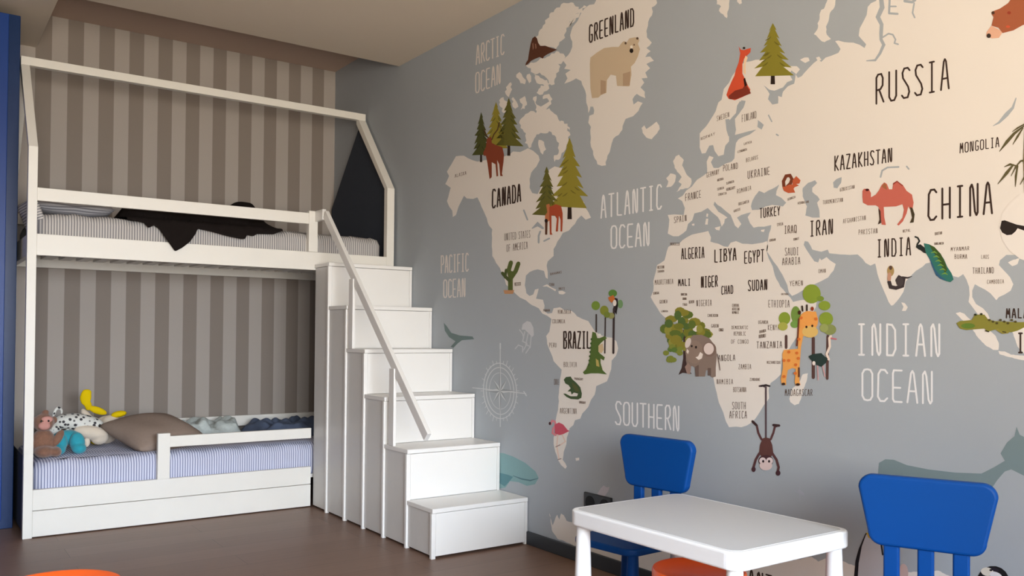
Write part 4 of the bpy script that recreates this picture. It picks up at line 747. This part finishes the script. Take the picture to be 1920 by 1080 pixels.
# ---------------------------------------------------------------- children's table
TX0, TX1, TY0, TY1, TZ = -0.773, -0.240, -4.462, -3.742, 0.48
tb = thing('kids_table', 'low white plastic children\'s table in front of the map wall', 'table', ((TX0+TX1)/2, (TY0+TY1)/2, 0))
cx, cy = (TX0+TX1)/2, (TY0+TY1)/2
extrude('tabletop', rrect(cx, cy, TX1-TX0, TY1-TY0, 0.045, 8), TZ-0.052, TZ, 'z', M['plastic'], tb, 0.007, 3)
M['surface'] = mat('light_grey_table_surface', (197, 197, 198), 0.5, 0.3, bump=0.1, bscale=300)
sf = extrude('surface', rrect(cx, cy, TX1-TX0-.036, TY1-TY0-.036, 0.034, 8), TZ-0.001, TZ+0.0006, 'z', M['surface'], tb, 0)
sf['label'] = 'light grey matt surface'
for sx in (-1, 1):
    for sy in (-1, 1):
        lx, ly = cx+sx*((TX1-TX0)/2-0.040), cy+sy*((TY1-TY0)/2-0.040)
        lathe('leg', [(.034, 0), (.035, .02), (.0225, TZ-.054), (.0225, TZ-.051)], M['plastic'], tb, 32, (lx, ly, 0))

# ---------------------------------------------------------------- children's chairs
def chair(label, mid, wdir):
    """mid: top middle of the backrest (x, y); wdir: angle; chair faces local -Y"""
    t = thing('kids_chair', label, 'chair', (mid[0], mid[1], 0), wdir, 'blue kids chairs along the map wall')
    # backrest: rounded trapezoid slab in the local XZ plane
    o = extrude('backrest', rrect(0, .57, .300, .200, .038, 8, .352), -.012, .022, 'y', M['blue'], t, .009, 3, local=True)
    for x in (-.088, 0, .088):
        extrude('slat', [(x-.021, .30), (x+.021, .30), (x+.021, .49), (x-.021, .49)], -.004, .019, 'y', M['blue'], t, .006, 3, local=True)
    extrude('seat', rrect(0, -.150, .300, .330, .045, 8, .335)[:], .285, .312, 'z', M['blue'], t, .008, 3, local=True)
    for sx in (-1, 1):
        for yy in (-.275, -.025):
            lathe('leg', [(.029, 0), (.030, .015), (.0195, .284), (.0195, .290)], M['blue'], t, 28, (sx*.118, yy, 0), local=True)
    return t
chair('blue plastic kids chair behind the white table, nearer the stairs', (-0.222, -3.605), math.atan2(-.344, .041))
chair('blue plastic kids chair at the right end of the white table, larger in view', (-0.262, -4.697), math.atan2(-.301, .131))

# ---------------------------------------------------------------- orange stools
def stool(label, c, r=.165, h=.30):
    t = thing('kids_stool', label, 'stool', (c[0], c[1], 0), 0.3, 'orange kids stools')
    lathe('seat', [(r*.9, h-.034), (r, h-.028), (r, h-.006), (r*.975, h), (r*.90, h), (r*.86, h-.005), (.02, h-.006)], M['orange'], t, 48, local=True)
    for i in range(4):
        a = PI/4+i*PI/2; q = r*.62
        lathe('leg', [(.028, 0), (.029, .012), (.019, h-.036), (.019, h-.030)], M['orange'], t, 24, (q*math.cos(a), q*math.sin(a), 0), local=True)
    return t
stool('orange round kids stool on the floor at the bottom left corner', (-2.215, -3.115), .185)
stool('orange round kids stool tucked under the white table', (-0.560, -4.135), .145, .335)

# ---------------------------------------------------------------- black wall socket
so = thing('wall_socket', 'black double wall socket behind the left end of the table', 'socket', (0, -3.02, .29))
box('plate', -0.011, -0.0005, -3.115, -2.925, .245, .335, M['black'], so, 0.004)
for yy in (-3.070, -2.970):
    lathe_o = extrude('outlet', [(yy+.032*math.cos(a), .29+.032*math.sin(a)) for a in [2*PI*i/28 for i in range(28)]], -0.0125, -0.011, 'x', M['blackslot'], so, 0.0005)
